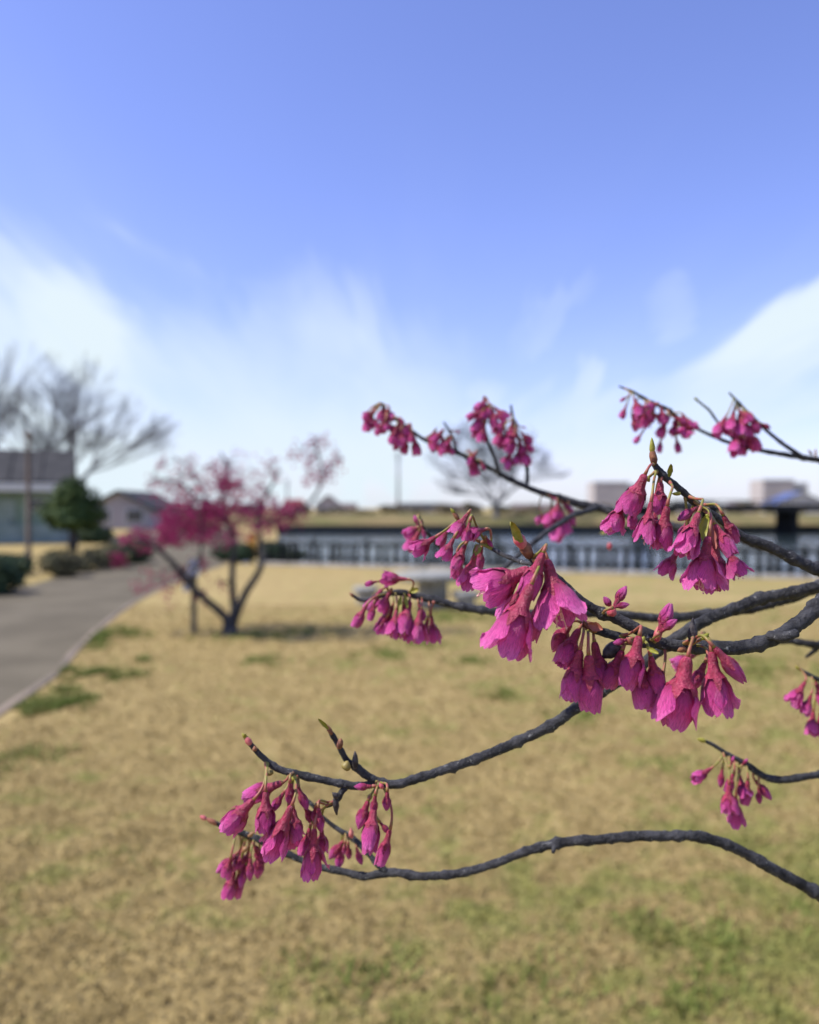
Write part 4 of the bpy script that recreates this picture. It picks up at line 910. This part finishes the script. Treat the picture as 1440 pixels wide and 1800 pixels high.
F('b2spur', .344, [((560, 1420), (565, 1464), 'b', d_(a=(572, 1417), dd=-.010)), ((555, 1418), (550, 1450), 'b', d_(a=(572, 1417), dd=-.006)), ((553, 1456), (548, 1548), 'o', d_(a=(570, 1417), dd=-.013, wide=.66, lean=0)), ((545, 1455), (535, 1505), 'm', d_(a=(570, 1418), dd=-.004)), ((565, 1455), (568, 1500), 'm', d_(a=(570, 1418), dd=.003))])
F('b2', .350, [((654, 1382), (622, 1384), 'b', d_(a=(668, 1380), dd=-.012, lean=0, wide=1.05)), ((647, 1408), (629, 1454), 'b', d_(a=(668, 1384), dd=-.008, wide=1.1)), ((658, 1416), (648, 1490), 'h', d_(a=(670, 1384), dd=-.013, wide=.95)), ((660, 1398), (655, 1436), 'b', d_(a=(672, 1384), dd=-.014)), ((681, 1392), (679, 1427), 'b', d_(a=(674, 1384), dd=-.012, wide=1.15)), ((668, 1446), (686, 1466), 'b', d_(a=(669, 1384), dd=-.008)), ((686, 1458), (667, 1524), 'h', d_(a=(674, 1384), dd=-.010, wide=.85))])
F('b10a', .40, [((603, 1480), (577, 1514), 'b'), ((600, 1484), (595, 1524), 'h'), ((612, 1484), (613, 1516), 'b'), ((627, 1490), (636, 1520), 'b'), ((607, 1482), (604, 1505), 'b')])
F('b10', .405, [((415, 1502), (383, 1530), 'b'), ((427, 1493), (414, 1534), 'h'), ((440, 1494), (423, 1530), 'h'), ((440, 1508), (440, 1548), 'b'), ((456, 1498), (453, 1548), 'b'), ((412, 1532), (399, 1580), 'm'), ((420, 1536), (413, 1582), 'h'), ((438, 1478), (428, 1464), 'b'), ((432, 1520), (425, 1556), 'b'), ((405, 1510), (395, 1545), 'm'), ((448, 1488), (462, 1530), 'b')])
F('b9', .418, [((1250, 1351), (1213, 1369), 'm', d_(a=(1275, 1325))), ((1270, 1352), (1267, 1386), 'b'), ((1300, 1362), (1305, 1400), 'o', d_(wide=.85, lean=.4)), ((1282, 1380), (1279, 1434), 'm'), ((1294, 1402), (1299, 1455), 'o', d_(wide=.85)), ((1315, 1372), (1311, 1418), 'h'), ((1328, 1372), (1354, 1404), 'b'), ((1334, 1386), (1335, 1414), 'b'), ((1285, 1345), (1290, 1328), 'b'), ((1290, 1360), (1280, 1395), 'h'), ((1305, 1345), (1316, 1334), 'b')])
F('b11', .445, [((1416, 1198), (1388, 1242), 'o', d_(wide=.9)), ((1426, 1222), (1410, 1258), 'm'), ((1430, 1252), (1421, 1293), 'm'), ((1442, 1258), (1440, 1297), 'm'), ((1435, 1200), (1445, 1240), 'h')])
F('b5', .59, [((658, 723), (637, 731), 'm'), ((672, 711), (679, 724), 'b'), ((667, 733), (650, 752), 'h'), ((681, 733), (669, 763), 'm'), ((676, 740), (660, 765), 'h'), ((698, 735), (713, 744), 'b'), ((697, 750), (687, 782), 'm'), ((716, 768), (709, 800), 'm'), ((728, 766), (734, 802), 'm'), ((724, 758), (722, 780), 'h'),
              ((766, 756), (754, 780), 'm'), ((775, 763), (786, 797), 'm'), ((785, 778), (797, 800), 'h'), ((760, 765), (768, 790), 'h'), ((838, 793), (824, 817), 'h'), ((830, 802), (835, 835), 'm'), ((845, 811), (853, 827), 'b')])
F('b5c', .59, [((798, 758), (810, 759), 'b'), ((795, 770), (803, 785), 'b')])
F('b5a', .58, [((856, 703), (834, 722), 'm'), ((850, 699), (850, 718), 'b'), ((846, 723), (819, 736), 'h'), ((851, 726), (834, 760), 'm'), ((862, 722), (871, 752), 'm'), ((850, 743), (845, 778), 'm'), ((866, 748), (882, 762), 'h'), ((860, 710), (868, 730), 'h'), ((842, 738), (828, 762), 'h')])
F('b5b', .595, [((890, 737), (867, 763), 'm'), ((885, 753), (871, 784), 'm'), ((900, 742), (900, 773), 'm'), ((906, 762), (894, 798), 'm'), ((912, 772), (921, 803), 'm'), ((918, 787), (926, 821), 'm'), ((898, 797), (892, 828), 'm'), ((895, 755), (885, 790), 'h'), ((915, 750), (925, 752), 'b')])
F('b5', .585, [((968, 872), (981, 881), 'b'), ((963, 902), (941, 919), 'h'), ((977, 890), (958, 928), 'm', d_(wide=1.1)), ((980, 903), (975, 952), 'm', d_(wide=1.1)), ((986, 895), (997, 942), 'm'), ((990, 884), (1008, 902), 'b'), ((1000, 895), (1010, 925), 'h'), ((968, 895), (965, 925), 'h')])
F('b8', .56, [((1104, 697), (1089, 706), 'b'), ((1101, 713), (1093, 737), 'm'), ((1136, 710), (1117, 738), 'm'), ((1141, 716), (1134, 752), 'm'), ((1148, 728), (1178, 737), 'm'), ((1128, 762), (1115, 780), 'h'), ((1162, 772), (1158, 797), 'h'), ((1184, 733), (1208, 742), 'h'), ((1196, 743), (1179, 765), 'm'), ((1200, 750), (1228, 749), 'm'), ((1189, 770), (1192, 797), 'h'), ((1150, 722), (1140, 745), 'h'), ((1175, 730), (1165, 752), 'h')])
F('b8a', .555, [((1276, 733), (1257, 768), 'm'), ((1290, 723), (1279, 762), 'o'), ((1300, 728), (1299, 774), 'm'), ((1311, 742), (1294, 799), 'm'), ((1325, 733), (1336, 758), 'h'), ((1338, 744), (1357, 753), 'b'), ((1315, 757), (1337, 793), 'm'), ((1296, 762), (1288, 803), 'm'), ((1308, 735), (1320, 770), 'm')])

def scatter(key, D, rows):
    for cx, cy, rx, ry, n in rows:
        for _ in range(n):
            a, r = FR.random() * 6.283, FR.random() ** .5; x, y = cx + math.cos(a) * r * rx, cy + math.sin(a) * r * ry
            L = FR.uniform(18, 32); th = FR.gauss(0, .45)
            flower(key, D, (x, y - L * .4), (x + math.sin(th) * L, y - L * .4 + math.cos(th) * L), FR.choice('bhmmo'), wide=1.15)
scatter('b5', .59, [(668, 738, 26, 18, 9), (712, 768, 22, 22, 8), (775, 778, 24, 14, 7), (832, 812, 10, 14, 3)])
scatter('b5a', .58, [(850, 735, 24, 26, 9)])
scatter('b5b', .595, [(900, 778, 26, 30, 11)])
scatter('b8', .56, [(1130, 728, 34, 18, 8), (1195, 748, 26, 16, 6)])
scatter('b8a', .555, [(1298, 756, 36, 26, 9)])
scatter('b5', .585, [(978, 915, 26, 18, 4)])

# ---- leaf buds, bud scales and young leaves
def bud(p0, p1, D, wpx, m, name='leaf_bud', dd=-.001):
    a, b = P(p0[0], p0[1], D + dd), P(p1[0], p1[1], D + dd); L = (b - a).length; ax = (b - a).normalized(); r = wpx / 2 * D / FPX
    mb = MB(); Mx = Matrix.Translation(a) @ ax.to_track_quat('Z', 'Y').to_matrix().to_4x4()
    mb.lathe([(-.06 * L, r * .5), (0, r * .72), (L * .2, r * .98), (L * .45, r), (L * .7, r * .72), (L * .88, r * .35), (L, r * .06)], 10, Mx)
    mb.v = [tuple(Vector(v) + noise.noise_vector(Vector(v) * 500) * r * .22) for v in mb.v]
    return mb.build(name, m, cherry, True, TRUNK)
def leaflet(p0, p1, D, wpx, m, dd=-.003):
    a, b = P(p0[0], p0[1], D + dd), P(p1[0], p1[1], D + dd - .002); ax = b - a; L = ax.length; s = ax.normalized().cross(Vector((0, -1, .2))).normalized(); n = s.cross(ax.normalized()); w = wpx / 2 * D / FPX; vs = []
    for i in range(8):
        t = i / 7; hw = w * math.sin(math.pi * (t * .9 + .06)) ** .8
        for e in (-1, -.5, 0, .5, 1): vs.append(a + ax * t + s * e * hw * (1 + .12 * math.sin(i * 2.4) * abs(e)) + n * w * (.6 * e * e + .35 * t * t * 2))
    mb = MB(); mb.add(vs, [(i * 5 + j, i * 5 + j + 1, (i + 1) * 5 + j + 1, (i + 1) * 5 + j) for i in range(7) for j in range(4)])
    mb.build('young_leaf', m, cherry, True, TRUNK)
bs, bg_, bk, pk = M['budscale'], M['budgreen'], M['budblack'], M['pinkbud']
bud((932, 978), (912, 944), .296, 22, bs); bud((921, 962), (903, 930), .295, 20, pk); bud((916, 952), (897, 917), .294, 15, bg_); leaflet((914, 952), (896, 916), .293, 15, bg_)
bud((1150, 815), (1146, 786), .326, 13, bs); bud((1147, 795), (1146, 769), .326, 10, bg_); leaflet((1176, 838), (1178, 814), .325, 10, bg_); bud((1196, 868), (1181, 868), .325, 7, bg_)
leaflet((1240, 908), (1233, 953), .320, 20, bg_); bud((1250, 908), (1240, 905), .322, 8, bg_); leaflet((1252, 918), (1256, 966), .318, 11, M['stalk']); bud((1137, 838), (1142, 848), .322, 9, bg_)
bud((583, 1290), (573, 1272), .344, 9, bs); bud((577, 1280), (564, 1266), .344, 6, bg_); leaflet((578, 1282), (559, 1262), .343, 7, bg_); bud((596, 1315), (600, 1297), .343, 12, bs); bud((625, 1350), (624, 1320), .346, 11, bk); bud((606, 1352), (612, 1338), .343, 17, M['stalk'])
bud((440, 1308), (430, 1294), .343, 11, pk); bud((432, 1297), (425, 1289), .343, 7, bg_); leaflet((431, 1296), (434, 1288), .342, 6, bg_); bud((448, 1320), (447, 1311), .342, 9, bs)
bud((480, 1357), (466, 1362), .343, 9, M['stalk']); bud((590, 1404), (592, 1434), .344, 11, bk); bud((594, 1402), (584, 1393), .343, 11, bk); bud((514, 1366), (523, 1374), .341, 10, bg_)
bud((1088, 1134), (1058, 1158), .288, 26, bk); bud((1048, 1108), (1024, 1092), .290, 17, bs); leaflet((1034, 1098), (1060, 1108), .287, 16, M['stalk']); leaflet((1042, 1096), (1058, 1106), .288, 10, bs)
bud((1218, 1128), (1218, 1086), .292, 17, bk); bud((1205, 1140), (1190, 1145), .290, 12, bs); bud((1074, 1082), (1078, 1064), .292, 17, pk); bud((1154, 1126), (1162, 1096), .291, 14, pk); bud((1236, 1124), (1246, 1112), .284, 9, bg_); bud((1128, 1130), (1133, 1118), .282, 9, bg_); leaflet((1136, 1138), (1158, 1150), .281, 8, bg_)
bud((1110, 1132), (1102, 1120), .285, 9, M['stalk']); bud((672, 1386), (668, 1376), .337, 8, pk); bud((652, 1398), (646, 1408), .345, 9, M['stalk'])
bud((806, 913), (795, 898), .348, 8, bs); bud((799, 902), (792, 893), .348, 6, bg_); bud((846, 952), (854, 958), .342, 8, M['stalk']); leaflet((838, 956), (832, 985), .338, 8, bg_); leaflet((846, 962), (834, 978), .337, 8, bg_)
bud((1240, 1303), (1225, 1298), .42, 8, bg_); bud((380, 1448), (360, 1438), .405, 9, M['stalk']); bud((362, 1440), (351, 1434), .405, 8, pk); bud((437, 1470), (449, 1462), .402, 7, M['stalk']); bud((435, 1490), (424, 1498), .400, 9, M['stalk'])
bud((618, 1472), (617, 1455), .398, 9, pk); bud((622, 1048), (614, 1042), .425, 6, bs); leaflet((705, 1048), (700, 1075), .420, 8, bg_); leaflet((722, 1040), (738, 1035), .418, 9, bg_); leaflet((712, 1045), (716, 1070), .420, 7, bg_); bud((760, 1060), (766, 1058), .42, 6, M['stalk'])
bud((1226, 704), (1220, 698), .555, 5, bg_); bud((1070, 935), (1055, 938), .56, 7, bg_); bud((1072, 955), (1072, 968), .56, 8, pk); bud((848, 828), (850, 805), .588, 8, bk)
bud((1428, 800), (1420, 790), .565, 4, bs); bud((1434, 803), (1434, 788), .565, 4, bs); bud((1405, 1176), (1398, 1170), .445, 5, bg_)
